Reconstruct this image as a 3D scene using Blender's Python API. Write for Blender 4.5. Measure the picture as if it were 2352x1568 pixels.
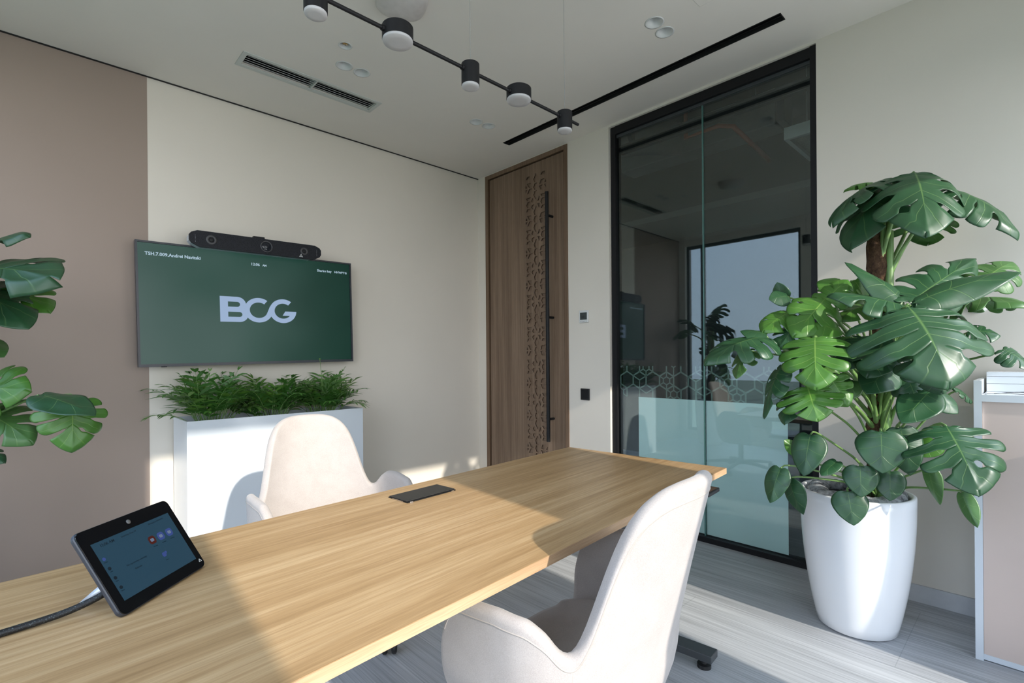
import bpy, bmesh, math, random
from mathutils import Vector, Matrix, noise

for o in list(bpy.data.objects):
    bpy.data.objects.remove(o, do_unlink=True)
SC = bpy.context.scene
COL = SC.collection
PI = math.pi

# ---------------------------------------------------------------- camera
F_PX, CX, CY, W_PX, H_PX = 1155.6, 1176.0, 823.4, 2352.0, 1568.0
YAW, ROLL, EYE = 0.8109, -0.0074, 1.2
cam_data = bpy.data.cameras.new('camera')
cam = bpy.data.objects.new('camera', cam_data)
COL.objects.link(cam)
cam_data.sensor_fit = 'HORIZONTAL'
cam_data.sensor_width = 36.0
cam_data.lens = 36.0 * F_PX / W_PX
cam_data.shift_x = (W_PX / 2 - CX) / W_PX
cam_data.shift_y = (CY - H_PX / 2) / W_PX
cam_data.clip_start = 0.05
_F = Vector((math.cos(YAW), math.sin(YAW), 0))
_R0 = Vector((math.sin(YAW), -math.cos(YAW), 0))
_U0 = Vector((0, 0, 1))
_R = _R0 * math.cos(ROLL) + _U0 * math.sin(ROLL)
_U = -_R0 * math.sin(ROLL) + _U0 * math.cos(ROLL)
mw = Matrix(((_R.x, _U.x, -_F.x, 0), (_R.y, _U.y, -_F.y, 0), (_R.z, _U.z, -_F.z, EYE), (0, 0, 0, 1)))
cam.matrix_world = mw
SC.camera = cam

# ---------------------------------------------------------------- exposure / render options
SC.view_settings.view_transform = 'Standard'
SC.view_settings.look = 'None'
SC.view_settings.gamma = 1.0
SC.view_settings.use_curve_mapping = False
SC.view_settings.exposure = 0.0
cy = SC.cycles
cy.use_denoising = True
cy.max_bounces = 10
cy.diffuse_bounces = 6
cy.glossy_bounces = 5
cy.transmission_bounces = 6
cy.transparent_max_bounces = 24
cy.caustics_reflective = False
cy.caustics_refractive = False
cy.sample_clamp_indirect = 8.0

# ---------------------------------------------------------------- sky
SKY = 3.75
world = bpy.data.worlds.new('sky')
SC.world = world
world.use_nodes = True
nt = world.node_tree
nt.nodes.clear()
wo = nt.nodes.new('ShaderNodeOutputWorld')
bg = nt.nodes.new('ShaderNodeBackground')
tc = nt.nodes.new('ShaderNodeTexCoord')
sx = nt.nodes.new('ShaderNodeSeparateXYZ')
rp = nt.nodes.new('ShaderNodeValToRGB')
nt.links.new(tc.outputs['Generated'], sx.inputs[0])
nt.links.new(sx.outputs['Z'], rp.inputs[0])
nt.links.new(bg.outputs[0], wo.inputs[0])
# brighter and whiter towards the sun, bluer and dimmer away from it
dt = nt.nodes.new('ShaderNodeVectorMath')
dt.operation = 'DOT_PRODUCT'
dt.inputs[1].default_value = (-0.07, -0.92, 0.38)
nt.links.new(tc.outputs['Generated'], dt.inputs[0])
hf = nt.nodes.new('ShaderNodeMath')
hf.operation = 'MULTIPLY_ADD'
hf.inputs[1].default_value = 0.5
hf.inputs[2].default_value = 0.5
nt.links.new(dt.outputs['Value'], hf.inputs[0])
sr = nt.nodes.new('ShaderNodeValToRGB')
sr.color_ramp.elements[0].position = 0.15
sr.color_ramp.elements[0].color = (0.27, 0.41, 0.58, 1)
sr.color_ramp.elements[1].position = 1.0
sr.color_ramp.elements[1].color = (1.9, 1.85, 1.75, 1)
q_ = sr.color_ramp.elements.new(0.55)
q_.color = (0.85, 0.92, 1.0, 1)
nt.links.new(hf.outputs[0], sr.inputs[0])
ml = nt.nodes.new('ShaderNodeMix')
ml.data_type = 'RGBA'
ml.blend_type = 'MULTIPLY'
ml.inputs[0].default_value = 1.0
nt.links.new(rp.outputs[0], ml.inputs[6])
nt.links.new(sr.outputs[0], ml.inputs[7])
nt.links.new(ml.outputs[2], bg.inputs[0])
e = rp.color_ramp.elements
e[0].position = 0.0
e[0].color = (0.86, 0.89, 0.94, 1)
e[1].position = 0.75
e[1].color = (0.50, 0.66, 0.92, 1)
m_ = e.new(0.22)
m_.color = (0.76, 0.83, 0.95, 1)
bg.inputs[1].default_value = SKY

# ---------------------------------------------------------------- sun through the window wall behind the camera
sun_d = bpy.data.lights.new('sun', 'SUN')
sun = bpy.data.objects.new('sun', sun_d)
COL.objects.link(sun)
sun_d.energy = 5.6
sun_d.color = (1.0, 0.93, 0.83)
sun_d.angle = math.radians(0.9)
SUN_DIR = Vector((0.08, 1.0, -0.48)).normalized()
sun.rotation_euler = SUN_DIR.to_track_quat('-Z', 'Y').to_euler()
sun.location = (0.5, -6, 5)


def portal(name, loc, rot, sx_, sy_):
    d = bpy.data.lights.new(name, 'AREA')
    d.shape = 'RECTANGLE'
    d.size = sx_
    d.size_y = sy_
    d.cycles.is_portal = True
    o = bpy.data.objects.new(name, d)
    o.location = loc
    o.rotation_euler = rot
    COL.objects.link(o)


portal('window_light', (-0.86, 2.88, 1.45), (0, -PI / 2, 0), 2.8, 1.56)
portal('window_light', (-0.86, 0.6, 1.45), (0, -PI / 2, 0), 2.8, 2.2)
portal('window_light', (0.58, -0.96, 1.45), (PI / 2, 0, 0), 1.0, 2.8)
portal('window_light', (2.45, -0.96, 1.3), (PI / 2, 0, 0), 1.2, 2.5)

# ================================================================= materials
MATS = {}


class NT:
    def __init__(s, name):
        s.m = bpy.data.materials.new(name)
        s.m.use_nodes = True
        s.t = s.m.node_tree
        s.b = s.t.nodes['Principled BSDF']
        s.out = s.t.nodes['Material Output']

    def n(s, kind, **kw):
        x = s.t.nodes.new('ShaderNode' + kind)
        for k, v in kw.items():
            setattr(x, k, v)
        return x

    def l(s, a, b):
        s.t.links.new(a, b)

    def coord(s, which='Object', scale=(1, 1, 1), rot=(0, 0, 0)):
        t_ = s.n('TexCoord')
        mp = s.n('Mapping')
        mp.inputs['Scale'].default_value = scale
        mp.inputs['Rotation'].default_value = rot
        s.l(t_.outputs[which], mp.inputs[0])
        return mp.outputs[0]

    def noise(s, vec, scale, detail=4, rough=0.5):
        x = s.n('TexNoise')
        x.inputs['Scale'].default_value = scale
        x.inputs['Detail'].default_value = detail
        x.inputs['Roughness'].default_value = rough
        if vec is not None:
            s.l(vec, x.inputs['Vector'])
        return x.outputs['Fac']

    def ramp(s, fac, stops):
        r = s.n('ValToRGB')
        el = r.color_ramp.elements
        for i, (p, c) in enumerate(stops):
            q = el[i] if i < 2 else el.new(p)
            q.position = p
            q.color = tuple(c) + (1,)
        s.l(fac, r.inputs[0])
        return r.outputs[0]

    def math(s, op, a, b=None, c=None, clamp=False):
        x = s.n('Math', operation=op)
        x.use_clamp = clamp
        for i, v in enumerate((a, b, c)):
            if v is None:
                continue
            if isinstance(v, (int, float)):
                x.inputs[i].default_value = v
            else:
                s.l(v, x.inputs[i])
        return x.outputs[0]

    def mix(s, fac, a, b, mode='MIX'):
        x = s.n('Mix', data_type='RGBA', blend_type=mode)
        for i, v in ((0, fac), (6, a), (7, b)):
            if isinstance(v, (int, float)):
                x.inputs[i].default_value = v
            elif isinstance(v, tuple):
                x.inputs[i].default_value = v + (1,)
            else:
                s.l(v, x.inputs[i])
        return x.outputs[2]

    def bump(s, h, strength, dist=0.01):
        x = s.n('Bump')
        x.inputs['Strength'].default_value = strength
        x.inputs['Distance'].default_value = dist
        s.l(h, x.inputs['Height'])
        s.l(x.outputs[0], s.b.inputs['Normal'])

    def base(s, c):
        if isinstance(c, tuple):
            s.b.inputs['Base Color'].default_value = c + (1,)
        else:
            s.l(c, s.b.inputs['Base Color'])

    def set(s, **kw):
        for k, v in kw.items():
            s.b.inputs[k.replace('_', ' ')].default_value = v


def simple(name, col, rough=0.5, metal=0.0, var=0.06, scale=30, bump=0.0, spec=0.5):
    """one plain surface with a little procedural variation"""
    if name in MATS:
        return MATS[name]
    k = NT(name)
    f = k.noise(k.coord(), scale, 3)
    a = tuple(max(0, c * (1 - var)) for c in col)
    b = tuple(min(1, c * (1 + var)) for c in col)
    k.base(k.ramp(f, [(0.3, a), (0.7, b)]))
    k.set(Roughness=rough, Metallic=metal)
    k.b.inputs['Specular IOR Level'].default_value = spec
    if bump:
        k.bump(f, bump, 0.002)
    MATS[name] = k.m
    return k.m


def wood(name, dark, mid, light, axis, rough=0.42, fine=1.0):
    k = NT(name)
    lo, hi = 1.3, 55.0 * fine
    sc = [hi, hi, hi]
    sc[axis] = lo
    v = k.coord(scale=tuple(sc))
    f1 = k.noise(v, 1.0, 6, 0.62)
    sc2 = [9 * fine] * 3
    sc2[axis] = 0.5
    f2 = k.noise(k.coord(scale=tuple(sc2)), 1.0, 3, 0.5)
    sc3 = [330 * fine] * 3
    sc3[axis] = 14
    f3 = k.noise(k.coord(scale=tuple(sc3)), 1.0, 2, 0.5)
    f = k.math('ADD', k.math('MULTIPLY', f1, 0.62), k.math('MULTIPLY', f2, 0.38))
    c = k.ramp(f, [(0.34, dark), (0.50, mid), (0.64, light)])
    g = k.ramp(f3, [(0.35, (0.84, 0.82, 0.80)), (0.6, (1, 1, 1))])
    k.base(k.mix(0.8, c, g, 'MULTIPLY'))
    k.set(Roughness=rough)
    k.bump(f1, 0.08, 0.001)
    MATS[name] = k.m
    return k.m


OAK = wood('light_oak', (0.345, 0.205, 0.090), (0.475, 0.300, 0.145), (0.61, 0.42, 0.228), 0, 0.38)
OAKE = wood('oak_edging', (0.46, 0.28, 0.15), (0.53, 0.345, 0.20), (0.59, 0.40, 0.245), 0, 0.45)
DOORW = wood('brown_wood_veneer', (0.125, 0.078, 0.048), (0.185, 0.122, 0.080), (0.245, 0.168, 0.115), 2, 0.42, 1.3)
DOORF = wood('door_frame_veneer', (0.125, 0.075, 0.044), (0.18, 0.112, 0.070), (0.225, 0.148, 0.097), 2, 0.42, 1.3)


def paint(name, col):
    k = NT(name)
    v = k.coord()
    f = k.noise(v, 2.2, 4)
    a = tuple(c * 0.975 for c in col)
    k.base(k.ramp(f, [(0.35, a), (0.65, col)]))
    k.set(Roughness=0.75)
    k.b.inputs['Specular IOR Level'].default_value = 0.25
    k.bump(k.noise(k.coord(), 260, 3), 0.05, 0.001)
    MATS[name] = k.m
    return k.m


CREAM = paint('cream_paint', (0.72, 0.665, 0.585))
TAUPE = paint('taupe_paint', (0.325, 0.255, 0.212))
BEIGE = paint('beige_paint', (0.71, 0.66, 0.585))
CEILP = paint('ceiling_paint', (0.76, 0.72, 0.66))
WHITEW = paint('white_wall_paint', (0.80, 0.78, 0.74))

k = NT('striped_grey_tile')
v = k.coord(scale=(95, 1.2, 1))
f1 = k.noise(v, 1.0, 7, 0.7)
f2 = k.noise(k.coord(scale=(8, 0.6, 1)), 1.0, 3)
f = k.math('ADD', k.math('MULTIPLY', f1, 0.7), k.math('MULTIPLY', f2, 0.3))
c = k.ramp(f, [(0.36, (0.29, 0.295, 0.305)), (0.50, (0.455, 0.465, 0.48)), (0.64, (0.62, 0.63, 0.64))])
br = k.n('TexBrick')
br.offset = 0.33
br.inputs['Color1'].default_value = (1, 1, 1, 1)
br.inputs['Color2'].default_value = (0.93, 0.93, 0.94, 1)
br.inputs['Mortar'].default_value = (0.74, 0.75, 0.76, 1)
br.inputs['Scale'].default_value = 1.0
br.inputs['Mortar Size'].default_value = 0.0016
br.inputs['Brick Width'].default_value = 1.2
br.inputs['Row Height'].default_value = 0.6
k.l(k.coord(rot=(0, 0, PI / 2)), br.inputs[0])
k.base(k.mix(1.0, c, br.outputs[0], 'MULTIPLY'))
k.set(Roughness=0.46)
k.bump(f1, 0.1, 0.001)
TILE = MATS['tile'] = k.m

# upholstery
k = NT('greige_wool_fabric')
v = k.coord()
f1 = k.noise(v, 420, 3, 0.7)
f2 = k.noise(v, 16, 4, 0.6)
k.base(k.mix(0.5, k.ramp(f1, [(0.35, (0.36, 0.312, 0.287)), (0.65, (0.495, 0.445, 0.415))]),
             k.ramp(f2, [(0.35, (0.40, 0.362, 0.34)), (0.65, (0.46, 0.422, 0.40))])))
k.set(Roughness=0.95)
k.b.inputs['Specular IOR Level'].default_value = 0.15
k.b.inputs['Sheen Weight'].default_value = 0.25
k.bump(f1, 0.22, 0.002)
FABRIC = k.m
STITCH = simple('stitch_thread', (0.42, 0.37, 0.33), 0.9)

BLACK = simple('black_powder_coat', (0.008, 0.008, 0.009), 0.5, spec=0.25)
BLACKM = simple('black_matte', (0.006, 0.006, 0.006), 0.7)
DARKG = simple('dark_grey_metal', (0.05, 0.055, 0.058), 0.4)
WHITE = simple('white_lacquer', (0.64, 0.68, 0.725), 0.16, var=0.015, scale=3)
POTW = simple('white_glazed_ceramic', (0.80, 0.81, 0.83), 0.13, var=0.015, scale=4)
WPLAS = simple('white_plastic', (0.66, 0.67, 0.66), 0.45, var=0.02)
VENTM = simple('vent_white_metal', (0.52, 0.54, 0.51), 0.5, var=0.02)
CHROME = simple('polished_metal', (0.7, 0.71, 0.73), 0.18, 1.0)
SILVER = simple('silver_plastic', (0.50, 0.53, 0.58), 0.3, 0.4)
DIFF = simple('opal_diffuser', (0.47, 0.46, 0.46), 0.4, var=0.02)
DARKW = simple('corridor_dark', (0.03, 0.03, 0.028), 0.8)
DUCT = simple('grey_duct_metal', (0.16, 0.155, 0.15), 0.6)
CREAMP = simple('panel_beige', (0.62, 0.50, 0.44), 0.55, var=0.02, scale=6)
SOIL = simple('dark_soil', (0.03, 0.022, 0.016), 0.9, var=0.5, scale=60, bump=0.6)
ORANGE = simple('orange_pipe', (0.35, 0.08, 0.03), 0.5)
WIRE = simple('steel_wire', (0.35, 0.35, 0.34), 0.4, 0.6)
WINFR = simple('window_frame_dark', (0.03, 0.045, 0.045), 0.4)
BUILD = simple('city_building', (0.42, 0.41, 0.39), 0.8, var=0.3, scale=0.4)
GROUND = simple('city_ground', (0.16, 0.19, 0.14), 0.9, var=0.4, scale=0.05)
RUBBER = simple('black_rubber', (0.012, 0.012, 0.012), 0.55)
TEALG = simple('glass_edge_teal', (0.12, 0.26, 0.24), 0.2)


def glass_mat(name, tint, gain=1.0):
    k = NT(name)
    k.t.nodes.remove(k.b)
    geo = k.n('NewGeometry')
    ior = k.math('SUBTRACT', 1.5, k.math('MULTIPLY', geo.outputs['Backfacing'], 1.5 - 1 / 1.5))
    fr = k.n('Fresnel')
    k.l(ior, fr.inputs['IOR'])
    tr = k.n('BsdfTransparent')
    tr.inputs[0].default_value = tint + (1,)
    gl = k.n('BsdfGlossy')
    gl.inputs['Roughness'].default_value = 0.0
    gl.inputs['Color'].default_value = (0.94, 1.0, 0.98, 1)
    mx = k.n('MixShader')
    k.l(k.math('MULTIPLY', fr.outputs[0], gain, clamp=True), mx.inputs[0])
    k.l(tr.outputs[0], mx.inputs[1])
    k.l(gl.outputs[0], mx.inputs[2])
    k.l(mx.outputs[0], k.out.inputs[0])
    return k.m


GLASS = glass_mat('partition_glass', (0.90, 0.95, 0.94), 1.5)
WGLASS = glass_mat('window_glass', (0.985, 0.99, 0.99), 0.6)

# frosted film: milky, lets some light through
k = NT('frosted_film')
k.t.nodes.remove(k.b)
f = k.noise(k.coord(), 3, 2)
col = k.ramp(f, [(0.3, (0.74, 0.90, 0.89)), (0.7, (0.77, 0.92, 0.91))])
df = k.n('BsdfDiffuse')
tl = k.n('BsdfTranslucent')
k.l(col, df.inputs[0])
k.l(col, tl.inputs[0])
m1 = k.n('MixShader')
m1.inputs[0].default_value = 0.12
k.l(df.outputs[0], m1.inputs[1])
k.l(tl.outputs[0], m1.inputs[2])
k.l(m1.outputs[0], k.out.inputs[0])
FILM = k.m
FILM2 = simple('pattern_film', (0.13, 0.185, 0.165), 0.6, var=0.05)

# TV picture: dark green with soft pale glow regions
k = NT('screen_green')
tcn = k.n('TexCoord')
sp = k.n('SeparateXYZ')
k.l(tcn.outputs['Object'], sp.inputs[0])
fx = k.noise(k.coord(scale=(1.0, 1, 1.4)), 1.6, 1)
g1 = k.math('ADD', k.math('MULTIPLY', sp.outputs['X'], -0.55), 0.62)
fac = k.math('ADD', k.math('MULTIPLY', g1, 0.75), k.math('MULTIPLY', fx, 0.45), clamp=True)
col = k.ramp(fac, [(0.15, (0.003, 0.024, 0.017)), (0.5, (0.012, 0.062, 0.043)), (0.75, (0.04, 0.115, 0.09)), (1.0, (0.10, 0.175, 0.155))])
k.l(col, k.b.inputs['Emission Color'])
k.b.inputs['Emission Strength'].default_value = 0.60
k.base((0.004, 0.004, 0.004))
k.set(Roughness=0.3)
k.b.inputs['Specular IOR Level'].default_value = 0.15
SCREEN = k.m


def emis(name, col, s):
    k = NT(name)
    k.base(tuple(c * 0.1 for c in col))
    k.b.inputs['Emission Color'].default_value = col + (1,)
    f = k.noise(k.coord(), 20, 1)
    k.l(k.math('MULTIPLY_ADD', f, 0.02 * s, s), k.b.inputs['Emission Strength'])
    k.set(Roughness=0.4)
    return k.m


def glow(name, col, s):
    k = NT(name)
    k.t.nodes.remove(k.b)
    em = k.n('Emission')
    em.inputs[1].default_value = s
    k.l(k.ramp(k.noise(k.coord(), 4, 1), [(0.3, tuple(c * 0.97 for c in col)), (0.7, col)]), em.inputs[0])
    k.l(em.outputs[0], k.out.inputs[0])
    return k.m


LOGOM = glow('screen_logo_blue', (0.335, 0.445, 0.63), 1.0)
TEXTM = glow('screen_text', (0.42, 0.56, 0.66), 1.0)
LEDG = emis('green_led', (0.1, 0.9, 0.5), 1.2)
TABS = emis('tablet_screen_blue', (0.016, 0.055, 0.092), 0.8)
TABB = emis('tablet_icon_blue', (0.05, 0.09, 0.32), 0.6)
TABR = emis('tablet_icon_red', (0.09, 0.012, 0.008), 0.6)
TABT = emis('tablet_text', (0.008, 0.02, 0.035), 0.5)
TABW = emis('tablet_icon_white', (0.16, 0.22, 0.33), 0.7)
TBLK = simple('tablet_glass_black', (0.006, 0.006, 0.007), 0.06)
LCD = simple('thermostat_lcd', (0.06, 0.07, 0.07), 0.2)


def leafmat(name, front, back, trans, vein, rough=0.4):
    k = NT(name)
    uv = k.n('UVMap')
    sp = k.n('SeparateXYZ')
    k.l(uv.outputs[0], sp.inputs[0])
    U, V = sp.outputs[0], sp.outputs[1]
    side = k.math('MULTIPLY', k.math('ABSOLUTE', k.math('SUBTRACT', U, 0.5)), 2.0)
    lob = k.math('SMOOTH_MIN', 1.0, 1.0, 0.0)
    lv = k.math('SUBTRACT', 1.0, k.math('MULTIPLY', side, 16.0), clamp=True)
    mv = k.math('SUBTRACT', 1.0, k.math('MULTIPLY', V, 38.0), clamp=True)
    ve = k.math('MAXIMUM', k.math('MULTIPLY', lv, k.math('SUBTRACT', 1.0, k.math('MULTIPLY', V, 0.8))), mv, clamp=True)
    f = k.noise(k.coord(), 14, 4)
    fr = k.mix(k.math('MULTIPLY', f, 0.9), tuple(c * 0.7 for c in front), tuple(min(1, c * 1.35) for c in front))
    geo = k.n('NewGeometry')
    c1 = k.mix(geo.outputs['Backfacing'], fr, back)
    c2 = k.mix(k.math('MULTIPLY', ve, 0.75), c1, vein)
    k.base(c2)
    k.set(Roughness=rough)
    k.b.inputs['Coat Weight'].default_value = 0.35
    k.b.inputs['Coat Roughness'].default_value = 0.32
    wv = k.math('SINE', k.math('MULTIPLY', U, 40.0))
    k.bump(k.math('ADD', k.math('MULTIPLY', lv, -0.7), k.math('MULTIPLY', wv, 0.03)), 0.3, 0.003)
    tl = k.n('BsdfTranslucent')
    tl.inputs[0].default_value = trans + (1,)
    mx = k.n('MixShader')
    mx.inputs[0].default_value = 0.26
    k.l(k.b.outputs[0], mx.inputs[1])
    k.l(tl.outputs[0], mx.inputs[2])
    k.l(mx.outputs[0], k.out.inputs[0])
    return k.m


LEAFD = leafmat('monstera_leaf_dark', (0.026, 0.092, 0.036), (0.09, 0.20, 0.05), (0.05, 0.22, 0.010), (0.16, 0.30, 0.09))
LEAFB = leafmat('monstera_leaf_underside', (0.075, 0.18, 0.05), (0.12, 0.25, 0.06), (0.13, 0.38, 0.02), (0.26, 0.42, 0.12))
LEAFY = leafmat('monstera_leaf_young', (0.075, 0.21, 0.03), (0.13, 0.29, 0.05), (0.16, 0.50, 0.02), (0.30, 0.48, 0.10))
LEAFM = [LEAFD, LEAFB, LEAFY]
STEM = simple('green_petiole', (0.16, 0.28, 0.085), 0.4, var=0.25, scale=12)
PALM1 = leafmat('palm_leaflet_dark', (0.045, 0.135, 0.025), (0.075, 0.19, 0.035), (0.09, 0.30, 0.015), (0.08, 0.2, 0.05), 0.45)
PALM2 = leafmat('palm_leaflet_light', (0.11, 0.24, 0.04), (0.12, 0.25, 0.05), (0.12, 0.30, 0.02), (0.14, 0.28, 0.07), 0.45)

k = NT('coir_moss')
v = k.coord(scale=(1, 1, 0.6))
f = k.noise(v, 70, 8, 0.8)
k.base(k.ramp(f, [(0.35, (0.035, 0.016, 0.008)), (0.52, (0.15, 0.075, 0.035)), (0.7, (0.33, 0.19, 0.10))]))
k.set(Roughness=0.95)
k.bump(f, 1.0, 0.02)
COIR = k.m

k = NT('crumpled_clear_plastic')
f = k.noise(k.coord(), 28, 8, 0.75)
k.base(k.ramp(f, [(0.4, (0.16, 0.16, 0.17)), (0.6, (0.6, 0.62, 0.64))]))
k.set(Roughness=0.12)
k.bump(f, 1.0, 0.02)
WRAP = k.m

k = NT('speaker_mesh')
vo = k.n('TexVoronoi')
vo.inputs['Scale'].default_value = 260
k.l(k.coord(), vo.inputs['Vector'])
k.base(k.ramp(vo.outputs['Distance'], [(0.25, (0.002, 0.002, 0.003)), (0.5, (0.016, 0.017, 0.022))]))
k.set(Roughness=0.5)
k.b.inputs['Specular IOR Level'].default_value = 0.2
MESHM = k.m

k = NT('braided_cable')
f = k.noise(k.coord(), 480, 2)
k.base(k.ramp(f, [(0.60, (0.006, 0.006, 0.007)), (0.70, (0.10, 0.13, 0.14))]))
k.set(Roughness=0.5)
BRAID = k.m

# ================================================================= mesh helpers
WM = {}      # world matrix of every object that parents others


def link(o):
    COL.objects.link(o)
    return o


def thing(name, label, cat, loc=(0, 0, 0), rz=0.0, group=None, rot=None):
    o = bpy.data.objects.new(name, None)
    o.empty_display_size = 0.1
    link(o)
    o.location = loc
    o.rotation_euler = rot if rot else (0, 0, rz)
    WM[o.name] = Matrix.Translation(Vector(loc)) @ o.rotation_euler.to_matrix().to_4x4()
    o['label'] = label
    o['category'] = cat
    if group:
        o['group'] = group
    return o


def tag(o, label, cat, group=None):
    o['label'] = label
    o['category'] = cat
    if group:
        o['group'] = group
    return o


class MB:
    """collects shapes; build() links them as one mesh object"""

    def __init__(s):
        s.bm = bmesh.new()
        s.uv = None

    def _xf(s, verts, M):
        if M is not None:
            for v in verts:
                v.co = M @ v.co

    def box(s, x0, x1, y0, y1, z0, z1, bev=0.0, M=None, seg=2):
        r = bmesh.ops.create_cube(s.bm, size=1.0)
        vs = r['verts']
        for v in vs:
            v.co = Vector(((x0 + x1) / 2 + v.co.x * (x1 - x0), (y0 + y1) / 2 + v.co.y * (y1 - y0), (z0 + z1) / 2 + v.co.z * (z1 - z0)))
        if bev:
            ed = {e for v in vs for e in v.link_edges}
            rr = bmesh.ops.bevel(s.bm, geom=list(ed), offset=bev, segments=seg, affect='EDGES', profile=0.5)
            vs = list({v for f_ in rr['faces'] for v in f_.verts} | {v for v in vs if v.is_valid})
        s._xf(vs, M)
        return s

    def prism(s, pts, z0, z1, M=None):
        """vertical prism over a 2-D outline"""
        a = [s.bm.verts.new((p[0], p[1], z0)) for p in pts]
        b = [s.bm.verts.new((p[0], p[1], z1)) for p in pts]
        n = len(pts)
        s.bm.faces.new(list(reversed(a)))
        s.bm.faces.new(b)
        for i in range(n):
            s.bm.faces.new((a[i], a[(i + 1) % n], b[(i + 1) % n], b[i]))
        s._xf(a + b, M)
        return s

    def lathe(s, prof, n=48, M=None, close=True):
        rings = []
        allv = []
        for (r, z) in prof:
            if r < 1e-6:
                v = s.bm.verts.new((0, 0, z))
                rings.append([v])
                allv.append(v)
            else:
                ring = [s.bm.verts.new((r * math.cos(2 * PI * i / n), r * math.sin(2 * PI * i / n), z)) for i in range(n)]
                rings.append(ring)
                allv += ring
        for a, b in zip(rings, rings[1:]):
            for i in range(n):
                j = (i + 1) % n
                if len(a) == 1 and len(b) == 1:
                    continue
                if len(a) == 1:
                    s.bm.faces.new((a[0], b[j], b[i]))
                elif len(b) == 1:
                    s.bm.faces.new((a[i], a[j], b[0]))
                else:
                    s.bm.faces.new((a[i], a[j], b[j], b[i]))
        s._xf(allv, M)
        return s

    def tube(s, pts, rad, n=10, caps=True):
        pts = [Vector(p) for p in pts]
        m = len(pts)
        if not isinstance(rad, (list, tuple)):
            rad = [rad] * m
        prev = None
        rings = []
        for i, p in enumerate(pts):
            t = (pts[min(i + 1, m - 1)] - pts[max(i - 1, 0)]).normalized()
            if prev is None:
                up = Vector((0, 0, 1)) if abs(t.z) < 0.9 else Vector((1, 0, 0))
                a = t.cross(up).normalized()
            else:
                a = (prev - t * prev.dot(t)).normalized()
            prev = a
            b = t.cross(a)
            rings.append([s.bm.verts.new(p + (a * math.cos(2 * PI * j / n) + b * math.sin(2 * PI * j / n)) * rad[i]) for j in range(n)])
        for q, r in zip(rings, rings[1:]):
            for j in range(n):
                s.bm.faces.new((q[j], q[(j + 1) % n], r[(j + 1) % n], r[j]))
        if caps:
            s.bm.faces.new(list(reversed(rings[0])))
            s.bm.faces.new(rings[-1])
        return s

    def cyl(s, p, q, r, n=24, r2=None):
        return s.tube([p, q], [r, r if r2 is None else r2], n)

    def build(s, name, mat, parent=None, smooth=False, world=False, subsurf=0, bevel=0.0, solid=0.0, flat_angle=None):
        bmesh.ops.recalc_face_normals(s.bm, faces=s.bm.faces[:]) if s.uv is None else None
        me = bpy.data.meshes.new(name)
        if parent is not None and world:
            s.bm.transform(WM[parent.name].inverted())
        s.bm.to_mesh(me)
        s.bm.free()
        for m_ in (mat if isinstance(mat, (list, tuple)) else [mat]):
            me.materials.append(m_)
        o = bpy.data.objects.new(name, me)
        link(o)
        if parent is not None:
            o.parent = parent
            WM[o.name] = WM[parent.name]
        else:
            WM[o.name] = Matrix.Identity(4)
        if smooth:
            for p in me.polygons:
                p.use_smooth = True
            if flat_angle:
                try:
                    me.set_sharp_from_angle(angle=math.radians(flat_angle))
                except Exception:
                    pass
        if solid:
            q = o.modifiers.new('thickness', 'SOLIDIFY')
            q.thickness = solid
            q.offset = 0
        if bevel:
            q = o.modifiers.new('bevel', 'BEVEL')
            q.width = bevel
            q.segments = 2
            q.limit_method = 'ANGLE'
        if subsurf:
            q = o.modifiers.new('subsurf', 'SUBSURF')
            q.levels = q.render_levels = subsurf
        return o


def struct(name, mb, mat, **kw):
    o = mb.build(name, mat, **kw)
    o['kind'] = 'structure'
    return o


def plate(outer, holes, thick, name='plate'):
    """flat plate with holes (outline + hole polygons) as a mesh in the XY plane, z 0..thick"""
    cu = bpy.data.curves.new(name, 'CURVE')
    cu.dimensions = '2D'
    cu.fill_mode = 'BOTH'
    cu.extrude = thick / 2
    for poly in [outer] + holes:
        sp = cu.splines.new('POLY')
        sp.points.add(len(poly) - 1)
        for i, p in enumerate(poly):
            sp.points[i].co = (p[0], p[1], 0, 1)
        sp.use_cyclic_u = True
    ob = bpy.data.objects.new('tmp', cu)
    COL.objects.link(ob)
    dg = bpy.context.evaluated_depsgraph_get()
    me = bpy.data.meshes.new_from_object(ob.evaluated_get(dg))
    bpy.data.objects.remove(ob)
    bm = bmesh.new()
    bm.from_mesh(me)
    for v in bm.verts:
        v.co.z += thick / 2
    bmesh.ops.remove_doubles(bm, verts=bm.verts[:], dist=1e-6)
    bpy.data.meshes.remove(me)
    b = MB()
    b.bm.free()
    b.bm = bm
    return b


def text_mb(txt, size, thick=0.0004, align='LEFT', bold=0.0, spacing=1.0):
    cu = bpy.data.curves.new('t', 'FONT')
    cu.body = txt
    cu.size = size
    cu.extrude = thick
    cu.align_x = align
    cu.offset = bold
    cu.space_character = spacing
    cu.resolution_u = 3
    ob = bpy.data.objects.new('tmp', cu)
    COL.objects.link(ob)
    dg = bpy.context.evaluated_depsgraph_get()
    me = bpy.data.meshes.new_from_object(ob.evaluated_get(dg))
    bpy.data.objects.remove(ob)
    b = MB()
    b.bm.free()
    b.bm = bmesh.new()
    b.bm.from_mesh(me)
    bpy.data.meshes.remove(me)
    return b


def circle(cx_, cy_, r, n=40):
    return [(cx_ + r * math.cos(2 * PI * i / n), cy_ + r * math.sin(2 * PI * i / n)) for i in range(n)]


def rect(x0, x1, y0, y1):
    return [(x0, y0), (x1, y0), (x1, y1), (x0, y1)]


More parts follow.
